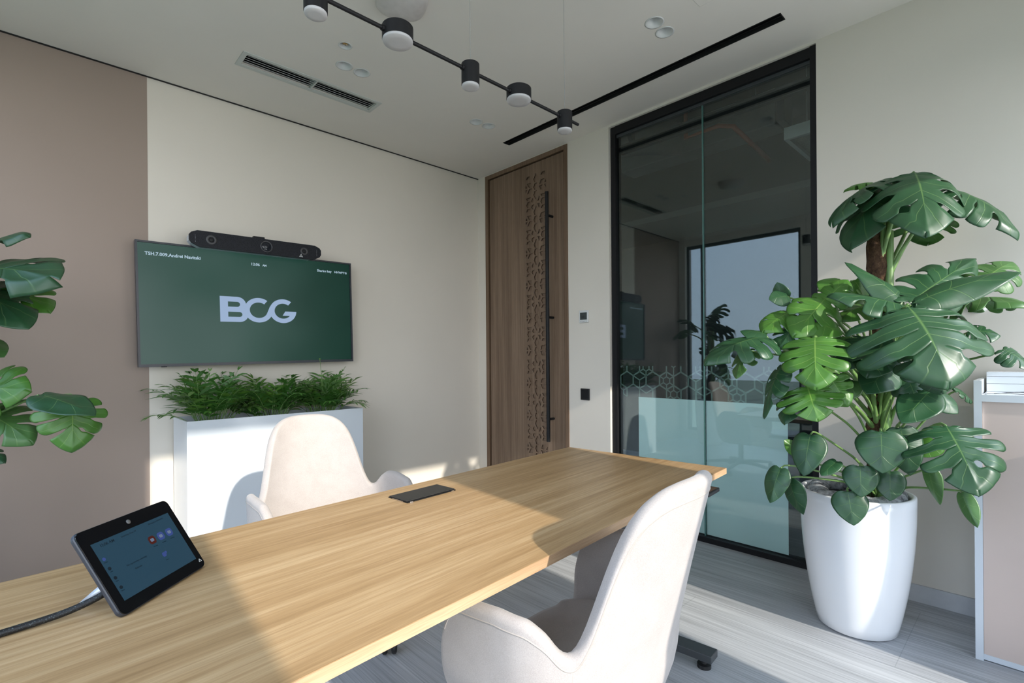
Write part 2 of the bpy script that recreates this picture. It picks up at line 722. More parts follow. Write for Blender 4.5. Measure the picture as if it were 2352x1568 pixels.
# basis that maps plate coords (x, y, z) -> wall A: x -> X, y -> Z, z -> -Y (towards the room)
def wallA(x, y, z, roll=0.0):
    return Matrix.Translation((x, y, z)) @ Matrix.Rotation(roll, 4, 'Y') @ Matrix(((1, 0, 0, 0), (0, 0, -1, 0), (0, 1, 0, 0), (0, 0, 0, 1)))


# wall B: plate x -> -Y (image right), y -> Z, z -> -X (towards the room)
def wallB(x, y, z):
    return Matrix.Translation((x, y, z)) @ Matrix(((0, 0, -1, 0), (-1, 0, 0, 0), (0, 1, 0, 0), (0, 0, 0, 1)))


# ================================================================= room shell
XB, YA, HC = 3.13, 3.76, 2.94
XD, YC = -0.70, -0.80
EN = 5.6          # far end of the corridor

struct('floor', MB().box(XD - .2, EN, YC - .2, YA + 1.2, -0.08, 0.0), TILE)

# ceiling with every recess cut through it
DL = [(1.341, 2.833), (1.451, 2.831), (2.365, 2.851), (2.472, 2.838), (2.347, 1.377), (2.457, 1.380)]
holes = [circle(x, y, 0.041) for x, y in DL]
holes.append(circle(1.26, 2.649, 0.030))
holes.append(rect(2.752, 2.816, 0.905, 2.978))
holes.append(rect(0.886, 1.700, 3.098, 3.226))
holes.append(rect(1.958, 2.411, 0.71, 1.163))
cp = plate(rect(XD, XB, YC, YA - 0.012), holes, 0.03)
for v in cp.bm.verts:
    v.co.z += HC
struct('ceiling', cp, CEILP)
struct('ceiling', MB().box(XD - .2, XB + .2, YC - .2, YA + .2, HC + 0.16, HC + 0.2), BLACKM)
struct('gap_shade_strip', MB().box(XD, XB, YA - 0.014, YA - 0.001, HC - 0.004, HC + 0.03), BLACKM)  # black strip standing in for the shade in the gap at the ceiling

# wall A (screen wall), cream with the taupe field left of the screen
w = MB()
w.box(0.510, XB + .12, YA, YA + .15, 0, HC + 0.16)
struct('wall_back', w, CREAM)
struct('wall_back', MB().box(XD - .15, 0.510, YA - 0.001, YA + .15, 0, HC + 0.16), TAUPE)

# wall B (door and glass partition)
GY0, GY1 = 0.847, 2.228
DY0, DY1 = 2.627, 3.643
w = MB()
w.box(XB, XB + .12, DY1, YA, 0, HC + .16)
w.box(XB, XB + .12, GY1, DY0, 0, HC + .16)
w.box(XB, XB + .12, YC - .15, GY0, 0, HC + .16)
w.box(XB, XB + .12, DY0, DY1, 2.932, HC + .16)
w.box(XB, XB + .12, GY0, GY1, 2.926, HC + .16)
struct('wall_right', w, BEIGE)
struct('baseboard_right', MB().box(XB - 0.012, XB, YC, GY0 - .002, 0, 0.082), TILE)
struct('baseboard_right', MB().box(XB - 0.012, XB, GY1 + .012, DY0 - .002, 0, 0.082), TILE)

# wall D (window wall behind-left) and wall C (window wall with the sun)
w = MB()
w.box(XD - .15, XD, 3.66, YA + .15, 0, HC + .16)
w.box(XD - .15, XD, 1.70, 2.10, 0, HC + .16)
w.box(XD - .15, XD, YC - .15, -0.5, 0, HC + .16)
for a, b in ((2.10, 3.66), (-0.5, 1.70)):
    w.box(XD - .15, XD, a, b, 0, 0.12)
    w.box(XD - .15, XD, a, b, 2.85, HC + .16)
struct('wall_left', w, WHITEW)
w = MB()
w.box(XD - .15, 0.13, YC - .15, YC, 0, HC + .16)
w.box(1.00, 1.87, YC - .15, YC, 0, HC + .16)
w.box(3.05, XB + .12, YC - .15, YC, 0, HC + .16)
w.box(0.13, 1.00, YC - .15, YC, 0, 0.05)
w.box(0.13, 1.00, YC - .15, YC, 2.85, HC + .16)
w.box(1.87, 3.05, YC - .15, YC, 0, 0.05)
w.box(1.87, 3.05, YC - .15, YC, 2.49, HC + .16)
struct('wall_front', w, WHITEW)


def window(num, axis, a, b, z0, z1, pos, mull=None):
    """fixed window: dark frame plus pane; axis 'x' = wall runs along X, 'y' = along Y"""
    fr, pa = MB(), MB()
    t = 0.04

    def bx(m, p0, p1, q0, q1, d0, d1):
        if axis == 'x':
            m.box(p0, p1, pos + d0, pos + d1, q0, q1)
        else:
            m.box(pos + d0, pos + d1, p0, p1, q0, q1)
    bx(fr, a, a + t, z0, z1, -.03, .03)
    bx(fr, b - t, b, z0, z1, -.03, .03)
    bx(fr, a + t, b - t, z0, z0 + t, -.03, .03)
    bx(fr, a + t, b - t, z1 - t, z1, -.03, .03)
    if mull:
        bx(fr, mull - .025, mull + .025, z0 + t, z1 - t, -.03, .03)
    bx(pa, a + t, b - t, z0 + t, z1 - t, -.004, .004)
    o = fr.build('window_%d' % num, WINFR)
    o['kind'] = 'structure'
    g = pa.build('window_pane', WGLASS, o)
    return o


window(1, 'y', 2.10, 3.66, 0.12, 2.85, XD - .08, 3.42)
window(2, 'y', -0.5, 1.70, 0.12, 2.85, XD - .08)  # extra window added out of view to let in more daylight
window(3, 'x', 0.10, 1.03, 0.05, 2.88, YC - .09)
window(4, 'x', 1.84, 3.08, 0.05, 2.52, YC - .09)

# corridor behind the glass
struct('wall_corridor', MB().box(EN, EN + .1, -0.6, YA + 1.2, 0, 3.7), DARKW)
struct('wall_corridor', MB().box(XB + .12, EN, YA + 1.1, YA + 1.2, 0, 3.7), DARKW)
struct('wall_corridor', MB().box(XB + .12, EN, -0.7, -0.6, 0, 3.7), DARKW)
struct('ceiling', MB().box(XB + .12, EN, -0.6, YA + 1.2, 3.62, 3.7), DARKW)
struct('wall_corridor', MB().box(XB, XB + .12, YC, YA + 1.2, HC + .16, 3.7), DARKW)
# lower plasterboard bulkhead seen through the glass
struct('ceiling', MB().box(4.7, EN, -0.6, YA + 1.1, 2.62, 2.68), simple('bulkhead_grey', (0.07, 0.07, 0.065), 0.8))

t = thing('air_duct', 'grey round air duct hanging in the dark corridor ceiling, behind upper left glass', 'duct', (4.0, 2.6, 3.2))
MB().tube([(3.6, 3.9, 3.25), (3.8, 3.0, 3.25), (4.05, 2.45, 3.22), (4.25, 2.2, 3.15)], [.16, .16, .17, .13], 28).build('duct_pipe', DUCT, t, smooth=True, world=True)
for k_ in range(4):
    yy = 3.7 - k_ * .4
    MB().cyl((3.64 + k_ * .07, yy, 3.25), (3.65 + k_ * .07, yy - .03, 3.25), .172, 28).build('band', DARKG, t, world=True)
for yy in (3.5, 2.7):
    MB().cyl((3.72, yy, 3.38), (3.72, yy, 3.62), .005, 8).build('hanger', WIRE, t, world=True)
t = thing('air_duct', 'boxy grey air duct running along the corridor ceiling behind the upper right glass', 'duct', (4.3, 2.2, 3.3))
MB().box(4.44, 4.68, 1.5, 3.0, 3.12, 3.42, 0.01).build('duct_box', DUCT, t, world=True)
MB().box(4.46, 4.66, 1.44, 1.50, 3.14, 3.40, 0.005).build('flange', DARKG, t, world=True)
for yy in (1.7, 2.8):
    MB().cyl((4.56, yy, 3.42), (4.56, yy, 3.62), .005, 8).build('hanger', WIRE, t, world=True)
tag(MB().tube([(3.85, 1.98, 3.61), (3.85, 1.98, 2.98), (3.87, 1.72, 3.0), (3.9, 1.62, 2.97), (4.3, 1.50, 2.78)], .018, 12).build('sprinkler_pipe', ORANGE, smooth=True),
    'thin orange sprinkler pipe bent under the corridor ducts, seen through glass', 'pipe')
t = thing('ceiling_lamp', 'square white corridor ceiling lamp with speckled panel behind top right glass corner', 'lamp', (4.4, 1.15, 2.86))
b_ = MB()
for x0, x1, y0, y1 in ((4.08, 4.68, 1.29, 1.32), (4.08, 4.68, .72, .75), (4.08, 4.11, .75, 1.29), (4.65, 4.68, .75, 1.29)):
    b_.box(x0, x1, y0, y1, 2.82, 2.91)
b_.build('lamp_frame', WPLAS, t, world=True)
MB().box(4.11, 4.65, .75, 1.29, 2.85, 2.86).build('lamp_panel', simple('speckled_panel', (0.33, 0.34, 0.29), 0.7, var=0.3, scale=160), t, world=True)
for yy in (1.25, .8):
    MB().cyl((4.38, yy, 2.9), (4.38, yy, 3.62), .003, 6).build('wire', WIRE, t, world=True)

# ---------------------------------------------------------------- glass partition
t = thing('glass_partition', 'tall black-framed glass partition with frosted lower film beside the wooden door', 'glass partition', (3.16, 1.54, 0))
X0, X1 = XB + 0.022, XB + 0.10
MB().box(X0, X1, GY1 - .045, GY1 - .006, 0, 2.924).build('frame_post', BLACK, t, world=True)
MB().box(X0 - .012, X1, GY0 + .001, GY0 + .034, 0, 2.924).build('frame_post', BLACK, t, world=True)
MB().box(X0 - .004, X1, GY0 + .034, GY1 - .045, 2.865, 2.924).build('top_rail', BLACK, t, world=True)
MB().box(X0 - .004, X1, GY0 + .034, GY1 - .045, 0, 0.034).build('bottom_rail', BLACK, t, world=True)
MB().box(XB + .085, XB + .12, GY0 + .034, GY1 - .045, 2.735, 2.80).build('transom_bar', BLACK, t, world=True)
MB().box(XB + .04, XB + .06, GY0 + .034, GY1 - .045, 2.845, 2.866).build('glazing_bead', DARKG, t, world=True)
for a, b, lb in ((GY0 + .034, 1.517, 'right glass pane'), (1.523, GY1 - .045, 'left glass pane')):
    g = MB().box(XB + .046, XB + .058, a, b, 0.034, 2.865).build('glass_pane', GLASS, t, world=True)
    g['label'] = lb
for yy in (1.517, 1.521):
    MB().box(XB + .044, XB + .060, yy, yy + .0022, 0.034, 2.865).build('glass_edge', TEALG, t, world=True)
MB().box(XB + .061, XB + .062, 1.023, 1.515, 0.04, 0.915).build('frosted_film', FILM, t, world=True)
MB().box(XB + .061, XB + .062, 1.525, 2.023, 0.04, 0.915).build('frosted_film', FILM, t, world=True)
# honeycomb film band above the frosted film
R_ = 0.062
hol = []
row = 0
zc = 0.0
X_0, X_1, Z_0, Z_1 = 0, 1.155, 0.0, 0.215


def clip_hex(cx_, cz_, r):
    return [(cx_ + r * math.cos(PI / 6 + i * PI / 3), cz_ + r * math.sin(PI / 6 + i * PI / 3)) for i in range(6)]


hexs = []
for row in range(-1, 5):
    for c_ in range(-1, 13):
        cxh = c_ * R_ * math.sqrt(3) + (R_ * math.sqrt(3) / 2 if row % 2 else 0)
        czh = row * R_ * 1.5 + 0.02
        hexs.append((cxh, czh, (c_ * 7 + row * 3) % 4))
bars = MB()


def bar2(p, q, wd):
    if min(p[0], q[0]) < X_0 or max(p[0], q[0]) > X_1:
        return
    (x0, y0), (x1, y1) = p, q
    if max(y0, y1) > Z_1:      # cut at the top
        if min(y0, y1) >= Z_1 - .004:
            return
        if y1 < y0:
            x0, y0, x1, y1 = x1, y1, x0, y0
        k_ = (Z_1 - y0) / (y1 - y0)
        x1, y1 = x0 + (x1 - x0) * k_, Z_1
    if max(y0, y1) <= 0 or min(y0, y1) < -0.02:
        return
    dx, dy = x1 - x0, y1 - y0
    L_ = math.hypot(dx, dy)
    if L_ < 1e-4:
        return
    nx, ny = -dy / L_ * wd / 2, dx / L_ * wd / 2
    bars.prism([(x0 + nx, y0 + ny), (x0 - nx, y0 - ny), (x1 - nx, y1 - ny), (x1 + nx, y1 + ny)], 0, 0.0008)


seen = set()
for hx, hz, kd in hexs:
    P = clip_hex(hx, hz, R_)
    for i in range(6):
        key = tuple(sorted(((round(P[i][0], 3), round(P[i][1], 3)), (round(P[(i + 1) % 6][0], 3), round(P[(i + 1) % 6][1], 3)))))
        if key in seen:
            continue
        seen.add(key)
        bar2(P[i], P[(i + 1) % 6], 0.010)
    if kd == 0:
        Q = clip_hex(hx, hz, R_ * .45)
        for i in range(6):
            bar2(Q[i], Q[(i + 1) % 6], 0.008)
            bar2(Q[i], P[i], 0.008)
    elif kd == 2:
        for i in (0, 2, 4):
            bar2((hx, hz), P[i], 0.008)
bars.bm.transform(wallB(XB + .0625, 2.175, 0.925))
bars.build('pattern_film', FILM2, t, world=True)

# ---------------------------------------------------------------- door
t = thing('door', 'tall brown wood veneer door with carved lattice strip and long black handle', 'door', (3.14, 3.13, 0))
t['kind'] = 'structure'
t.name = 'door_1'
WM['door_1'] = WM['door'] if 'door' in WM else WM[t.name]
XF = XB - 0.006
fb = MB()
fb.box(XF, XB + .1, DY0, DY0 + .036, 0, 2.930)
fb.box(XF, XB + .1, DY1 - .04, DY1, 0, 2.930)
fb.box(XF, XB + .1, DY0 + .036, DY1 - .04, 2.894, 2.930)
fb.build('door_frame', DOORF, t, world=True)
gb = MB()
gb.box(XB + .022, XB + .09, DY0 + .036, DY1 - .04, 0.004, 2.894)
gb.build('door_rebate', BLACKM, t, world=True)
LY0, LY1 = 2.860, 3.120
LZ0, LZ1 = 0.10, 2.80
XL = XB + 0.004
lf = MB()
lf.box(XL, XL + .018, DY0 + .046, LY0, 0.01, 2.882)
lf.box(XL, XL + .018, LY1, DY1 - .056, 0.01, 2.882)
lf.box(XL, XL + .018, LY0, LY1, LZ1 + .022, 2.882)
lf.box(XL, XL + .018, LY0, LY1, 0.01, LZ0)
lf.box(XL + .014, XL + .0178, LY0, LY1, LZ0, LZ1 + .022)
lf.build('door_leaf', DOORW, t, world=True)
# lattice: holes of one repeat in drawing units (half width 147, repeat 455)
P_ = 455.0


def mir(poly, fx_=1, fy=1, y0=0.0):
    return [(p[0] * fx_, y0 + (p[1] - y0) * fy) for p in poly]


unit = []
kite = [(0, 39), (36, 118), (19, 168), (-19, 168), (-36, 118)]
unit += [kite, mir(kite, 1, -1)]
unit.append([(18, P_ / 2 + 47), (36, P_ / 2), (18, P_ / 2 - 47), (-18, P_ / 2 - 47), (-36, P_ / 2), (-18, P_ / 2 + 47)])
sk = [(20, 14), (56, 20), (68, 46), (44, 88)]
sh = [(64, 0), (82, 42), (122, 42), (141, 0), (122, -42), (82, -42)]
tr_ = [(66, 98), (86, 58), (126, 58), (143, 98)]
bq = [(48, P_ / 2 + 10), (66, P_ / 2 + 68), (128, P_ / 2 + 76), (99, P_ / 2 + 12), (84, P_ / 2 + 6)]
bt = [(146, P_ / 2 + 10), (146, P_ / 2 + 62), (116, P_ / 2 + 10)]
for fx_ in (1, -1):
    unit.append(mir(sh, fx_))
    for fy in (1, -1):
        unit.append(mir(sk, fx_, fy))
        unit.append(mir(tr_, fx_, fy))
    for fy in (1, -1):
        unit.append(mir(bq, fx_, fy, P_ / 2))
        unit.append(mir(bt, fx_, fy, P_ / 2))
HW = (LY1 - LY0) / 2
SCL = HW / 156.0
REP = 0.2823
SZ = REP / P_
lat_holes = []
zs0 = LZ1 + 0.022
for n_ in range(0, 11):
    zst = zs0 - n_ * REP
    for poly in unit:
        pp = [(p[0] * SCL, zst + p[1] * SZ) for p in poly]
        zz = [p[1] for p in pp]
        if max(zz) > LZ1 or min(zz) < LZ0 + .01:
            continue
        lat_holes.append(pp)
lp = plate(rect(-HW, HW, LZ0, LZ1 + 0.022), lat_holes, 0.014)
lp.bm.transform(wallB(XL + .014, (LY0 + LY1) / 2, 0))
lp.build('carved_lattice', DOORW, t, world=True)
h_ = MB().cyl((3.068, 2.800, 0.515), (3.068, 2.800, 2.572), 0.0155, 24).build('door_handle', BLACK, t, world=True, smooth=True, flat_angle=40)
WM[h_.name] = WM[t.name]
for zz in (2.378, 1.538, 0.700):
    MB().cyl((3.078, 2.796, zz), (XL + .001, 2.796, zz), 0.0105, 16).build('standoff', BLACK, h_, world=True, smooth=True, flat_angle=40)

# ---------------------------------------------------------------- switch and thermostat
t = thing('thermostat', 'white square thermostat with dark display on the wall beside the door', 'thermostat', (3.13, 2.463, 1.525))
MB().box(XB - .016, XB, 2.420, 2.507, 1.478, 1.573, 0.003).build('housing', WPLAS, t, world=True)
MB().box(XB - .0175, XB - .0155, 2.430, 2.496, 1.500, 1.556).build('display', LCD, t, world=True)
b_ = text_mb('24', 0.030, 0.0002)
b_.bm.transform(wallB(XB - .0178, 2.484, 1.512))
b_.build('digits', BLACKM, t, world=True)
for q in range(5):
    MB().box(XB - .0170, XB - .0155, 2.434 + q * .013, 2.440 + q * .013, 1.486, 1.489).build('button', DARKG, t, world=True)
t = thing('light_switch', 'black square wall switch below the white thermostat', 'switch', (3.13, 2.46, 0.918))
MB().box(XB - .010, XB, 2.418, 2.503, 0.872, 0.962, 0.002).build('switch_plate', simple('black_gloss', (0.02, 0.02, 0.021), 0.25), t, world=True)
MB().box(XB - .014, XB - .009, 2.428, 2.493, 0.882, 0.952, 0.002).build('rocker', BLACK, t, world=True)

# ---------------------------------------------------------------- ceiling fittings
t = thing('air_vent', 'white linear ceiling air vent with black slots near the screen wall', 'vent', (1.29, 3.16, HC))
b_ = MB()
b_.box(.862, 1.722, 3.076, 3.100, HC - .004, HC + .002)
b_.box(.862, 1.722, 3.222, 3.248, HC - .004, HC + .002)
b_.box(.862, .888, 3.100, 3.222, HC - .004, HC + .002)
b_.box(1.698, 1.722, 3.100, 3.222, HC - .004, HC + .002)
b_.build('vent_frame', VENTM, t, world=True)
MB().box(1.290, 1.298, 3.100, 3.222, HC - .002, HC + .05).build('divider', VENTM, t, world=True)
for k_ in range(5):
    yy = 3.112 + k_ * .023
    M = Matrix.Translation((0, yy, HC + .012)) @ Matrix.Rotation(math.radians(35), 4, 'X')
    MB().box(.888, 1.698, -.008, .008, -.001, .001, M=M).build('slat', VENTM, t, world=True)
t2 = MB()
t2.box(.87, 1.72, 3.08, 3.24, HC + .07, HC + .08)
t2.build('duct_back', BLACKM, t, world=True)

t = thing('slot_diffuser', 'long black linear slot diffuser recessed in the ceiling along the glass wall', 'slot diffuser', (2.784, 1.94, HC))
b_ = MB()
b_.box(2.748, 2.7525, .901, 2.982, HC - .002, HC + .06)
b_.box(2.8155, 2.820, .901, 2.982, HC - .002, HC + .06)
b_.box(2.7525, 2.8155, .901, .9055, HC - .002, HC + .06)
b_.box(2.7525, 2.8155, 2.9775, 2.982, HC - .002, HC + .06)
b_.box(2.7525, 2.8155, .9055, 2.9775, HC + .055, HC + .06)
b_.build('slot_channel', BLACKM, t, world=True)
MB().box(2.781, 2.787, .906, 2.977, HC + .004, HC + .05).build('deflector_blade', BLACK, t, world=True)

GRP = 'recessed ceiling downlights'
names_ = ['above left of the vent, nearest the brown-centred hole', 'beside the vent, right one of its pair',
          'nearer the screen wall in the middle pair', 'right one of the middle pair near the slot diffuser',
          'upper one of the pair right of the pendant wires', 'lower one of the pair right of the pendant wires']
for (x, y), nm in zip(DL, names_):
    t = thing('downlight', 'white recessed round ceiling downlight, ' + nm, 'downlight', (x, y, HC), group=GRP)
    MB().lathe([(.0405, .03), (.0405, .002), (.049, .0006), (.050, -.0012), (.041, -.002), (.030, .040)], 36).build('trim_ring', WPLAS, t, smooth=True)
    MB().lathe([(0, .040), (.031, .040), (.031, .043), (0, .043)], 32).build('lamp_face', VENTM, t)
    MB().lathe([(.017, .0385), (.019, .0375), (.021, .0385)], 24).build('lens_ring', DARKG, t)
t = thing('smoke_detector_hole', 'small round ceiling recess with a brown brass sprinkler head inside', 'sprinkler', (1.26, 2.649, HC))
MB().lathe([(.0295, .03), (.0295, .001), (.036, .0003), (.037, -.0010), (.030, -.0015), (.0285, .025)], 32).build('trim_ring', WPLAS, t, smooth=True)
MB().lathe([(0, .03), (.029, .03), (.029, .034), (0, .034)], 24).build('recess_back', simple('brass_brown', (0.16, 0.07, 0.03), 0.5), t)
b_ = MB().cyl((0, 0, .03), (0, 0, .012), .006, 10)
for q in range(6):
    a_ = q * PI / 3
    b_.tube([(0, 0, .012), (math.cos(a_) * .015, math.sin(a_) * .015, .010)], .0018, 6)
b_.build('sprinkler_head', simple('brass', (0.5, 0.32, 0.12), 0.3, 0.9), t)
t.name = 'ceiling_sprinkler'
WM[t.name] = Matrix.Translation((1.26, 2.649, HC))
tag(MB().box(1.960, 2.4085, .7125, 1.1605, HC + .001, HC + .014).build('access_panel', CEILP),
    'flush square white ceiling access hatch at the top of the room beside the pendant', 'hatch')

t = thing('wireless_access_point', 'white domed wireless access point on the ceiling with tiny green light', 'access point', (1.30, 2.125, HC))
b_ = MB()
rings = []
N_ = 48
for r_, z_ in ((.128, 0), (.128, -.012), (.118, -.026), (.09, -.040), (.05, -.047), (0.0, -.049)):
    ring = []
    for i in range(N_):
        a_ = 2 * PI * i / N_
        rr = r_ * (1 + .06 * math.cos(4 * a_)) if r_ > 0 else 0
        ring.append(b_.bm.verts.new((rr * math.cos(a_ + .4), rr * math.sin(a_ + .4), z_)) if r_ > 0 or i == 0 else ring[0])
    rings.append(ring)
for a_, c_ in zip(rings, rings[1:]):
    for i in range(N_):
        j = (i + 1) % N_
        vs = [a_[i], a_[j], c_[j], c_[i]]
        u_ = []
        for v in vs:
            if v not in u_:
                u_.append(v)
        b_.bm.faces.new(u_)
b_.build('dome', simple('access_point_white', (0.56, 0.53, 0.51), 0.35), t, smooth=True)
MB().lathe([(0, -.0415), (.003, -.0415), (.003, -.038), (0, -.038)], 12, M=Matrix.Translation((-.055, .045, 0))).build('status_light', LEDG, t)

# pendant lamp: rods joining alternating drums
ZP = 2.20
t = thing('pendant_lamp', 'long black rod pendant lamp with alternating drum heads on thin wires', 'pendant lamp', (1.1, 1.368, ZP))
heads = [(1.614, 0), (1.346, 1), (1.110, 0), (0.822, 1), (0.566, 0), (0.30, 1)]
b_ = MB().cyl((0.20, 1.368, ZP + .004), (1.702, 1.368, ZP + .004), .0062, 14)
b_.build('rod', BLACK, t, world=True, smooth=True, flat_angle=40)
for x, big in heads:
    r_ = .0475 if big else .0315
    zt = ZP + .028
    zb = zt - (.040 if big else .074)
    M = Matrix.Translation((x, 1.368, 0))
    hd = MB().lathe([(0, zt), (r_ - .001, zt), (r_, zt - .001), (r_, zb), (r_ - .002, zb), (r_ - .002, zb + .002)], 40, M=M).build('lamp_drum', BLACK, t, world=True, smooth=True, flat_angle=40)
    WM[hd.name] = WM[t.name]
    MB().lathe([(r_ - .0018, zb + .002), (r_ - .001, zb - .004), (r_ - .003, zb - .008), (r_ * .5, zb - .0088), (0, zb - .009)], 40, M=M).build('diffuser', DIFF, hd, world=True, smooth=True)
    MB().cyl((x - r_ - .008, 1.368, ZP + .004), (x - r_ + .002, 1.368, ZP + .004), .009, 14).build('collar', BLACK, hd, world=True)
    if not big:
        MB().cyl((x, 1.368, zt), (x, 1.368, HC), .0009, 6).build('wire', WIRE, t, world=True)

# ================================================================= screen wall: television and video bar
TVX, TVY, TVZ = 1.107, 3.65, 1.5525
TR = -0.0185
TW, TH = 1.338, 0.751
t = thing('television', 'large wall-mounted television showing a dark green meeting screen', 'television', (TVX, TVY, TVZ), rot=(0, TR, 0))
b_ = MB()
hw, hh = TW / 2, TH / 2
b_.box(-hw, -hw + .011, 0, .045, -hh, hh)
b_.box(hw - .011, hw, 0, .045, -hh, hh)
b_.box(-hw + .011, hw - .011, 0, .045, hh - .011, hh)
b_.box(-hw + .011, hw - .011, 0, .045, -hh, -hh + .017)
b_.build('bezel', simple('tv_bezel', (0.025, 0.028, 0.036), 0.35), t)
MB().box(-hw + .010, hw - .010, .012, .045, -hh + .012, hh - .010).build('screen', SCREEN, t)
MB().box(-hw + .01, hw - .01, .0451, .060, -hh + .01, hh - .01, .004).build('rear_housing', BLACKM, t)
MB().box(-.25, .25, .0602, .1095, -.2, .2).build('wall_bracket', BLACKM, t)
MB().box(-hw + .11, -hw + .14, -.001, .004, -hh - .003, -hh + .003).build('sensor', BLACKM, t)
TM = Matrix(((1, 0, 0, 0), (0, 0, -1, 0), (0, 1, 0, 0), (0, 0, 0, 1)))


def on_tv(mb, x, z, name, mat, lab=None):
    mb.bm.transform(Matrix.Translation((x, .0118, z)) @ TM)
    o = mb.build(name, mat, t)
    if lab:
        o['label'] = lab
    return o


on_tv(text_mb('TSH.7.009.Andrei Navitski', .0268, bold=.0008), -.622, .294, 'room_text', TEXTM)
on_tv(text_mb('12:06', .0255, bold=.0006), -.040, .290, 'clock_text', TEXTM)
on_tv(text_mb('AM', .018, bold=.0006), .034, .2905, 'clock_text', TEXTM)
on_tv(text_mb('Sharing key', .0235, bold=.0005), .410, .291, 'sharing_text', TEXTM)
on_tv(text_mb('HHWFTG', .0215, bold=.0006, spacing=1.1), .540, .291, 'key_text', TEXTM)
# the three interlocked letters
LG = MB()


def arc_band(cx_, cz, ro, ri, a0, a1, n=40):
    o_ = [(cx_ + ro * math.cos(math.radians(a0 + (a1 - a0) * i / n)), cz + ro * math.sin(math.radians(a0 + (a1 - a0) * i / n))) for i in range(n + 1)]
    i_ = [(cx_ + ri * math.cos(math.radians(a0 + (a1 - a0) * i / n)), cz + ri * math.sin(math.radians(a0 + (a1 - a0) * i / n))) for i in range(n + 1)]
    for k in range(n):
        LG.prism([o_[k], o_[k + 1], i_[k + 1], i_[k]], 0, .0008)


def seg(p, q, r, s):
    LG.prism([p, q, r, s], 0, .0008)


# unit: letter height 1.0 ; B
def bowl(x0, z0, z1, xc, th):
    r_ = (z1 - z0) / 2
    zc_ = (z0 + z1) / 2
    seg((x0, z0), (xc, z0), (xc, z0 + th), (x0, z0 + th))
    seg((x0, z1 - th), (xc, z1 - th), (xc, z1), (x0, z1))
    arc_band(xc, zc_, r_, r_ - th, -90, 90, 24)


seg((0, 0), (.26, 0), (.26, 1), (0, 1))
bowl(.24, .40, 1.0, .56, .20)
bowl(.24, 0.0, .60, .63, .20)
# C flows along its lower curve into G
arc_band(1.30, .5, .50, .315, 52, 350, 70)
arc_band(2.18, .5, .50, .315, 52, 358, 70)
seg((1.565, .32), (1.72, .26), (1.745, .74), (1.695, .66))
seg((2.16, .31), (2.50, .31), (2.50, .49), (2.26, .49))
seg((2.45, .31), (2.62, .33), (2.68, .49), (2.45, .49))
for v in LG.bm.verts:
    v.co.x *= .1805
    v.co.y *= .166
on_tv(LG, -.232, -.094, 'logo', LOGOM)

# video bar
t = thing('video_bar', 'black hexagonal video conference bar with round speakers mounted above the television', 'video bar', (1.088, 3.555, 1.955), rot=(0, 0.0015 + TR, 0))
L_ = .405
oct_ = [(-L_, -.012), (-L_ + .012, -.030), (-L_ + .055, -.052), (L_ - .055, -.052), (L_ - .012, -.030), (L_, -.012), (L_, .020), (L_ - .012, .036), (L_ - .045, .050), (-L_ + .045, .050), (-L_ + .012, .036), (-L_, .020)]
b_ = MB().prism(oct_, -.004, 0.0)
b_.bm.transform(TM)
b_ = MB()
b_.prism(oct_, 0, .012)
b_.bm.transform(TM)
b_.build('front_grille', MESHM, t, bevel=.002)
sc_oct = [(p[0] * .985, p[1] * .9 + .003) for p in oct_]
b_ = MB().prism(sc_oct, -.085, -.0002)
b_.bm.transform(TM)
b_.build('housing', SILVER, t)
b_ = MB().box(-.09, .09, .0855, .2, -.014, .002)
b_.build('bracket', BLACKM, t)
for sx_, rr in ((-1, .030), (1, .026)):
    xx = sx_ * .285
    M = Matrix.Translation((xx, -.0122, 0)) @ Matrix.Rotation(PI / 2, 4, 'X')
    MB().lathe([(rr, 0), (rr, .002), (rr * .62, .003), (rr * .55, 0)], 32, M=M).build('speaker_ring', simple('speaker_grey', (0.05, 0.05, 0.052), 0.5), t, smooth=True)
    MB().lathe([(0, .0005), (rr * .42, .0005), (rr * .35, .003), (0, .004)], 24, M=M).build('speaker_cone', BLACKM, t, smooth=True)
    for q in range(6):
        MB().lathe([(0, .0), (.0012, .0), (.0012, .001), (0, .001)], 6, M=Matrix.Translation((sx_ * .372, -.0122, -.022 + q * .008)) @ Matrix.Rotation(PI / 2, 4, 'X')).build('microphone_hole', SILVER, t)
M = Matrix.Translation((.036, -.0122, 0)) @ Matrix.Rotation(PI / 2, 4, 'X')
MB().lathe([(.037, 0), (.037, .004), (.033, .006), (.031, .001)], 36, M=M).build('lens_ring', simple('lens_ring_grey', (0.09, 0.09, 0.095), 0.3, 0.6), t, smooth=True)
MB().lathe([(.0305, 0), (.0305, .003), (.018, .001), (.013, .004), (0, .007)], 32, M=M).build('lens', simple('lens_glass', (0.012, 0.014, 0.02), 0.05), t, smooth=True)
MB().box(-.035, .035, .012, .040, .0505, .066, .002).build('privacy_cover', BLACK, t)
MB().box(-.03, .06, -.001, .004, .047, .0515).build('status_strip', emis('status_cyan', (0.25, 0.6, 0.7), .6), t)
b_ = MB()
for a_ in (90, 210, 330):
    p = Vector((math.cos(math.radians(a_)) * .010, math.sin(math.radians(a_)) * .010))
    q = Vector((math.cos(math.radians(a_ + 120)) * .010, math.sin(math.radians(a_ + 120)) * .010))
    d = (q - p).normalized()
    nrm = Vector((-d.y, d.x)) * .0014
    p2, q2 = p - d * .004, q + d * .0
    b_.prism([p2 + nrm, p2 - nrm, q2 - nrm, q2 + nrm], 0, .0006)
b_.bm.transform(Matrix.Translation((.262, -.0125, -.034)) @ TM)
b_.build('maker_mark', WPLAS, t)

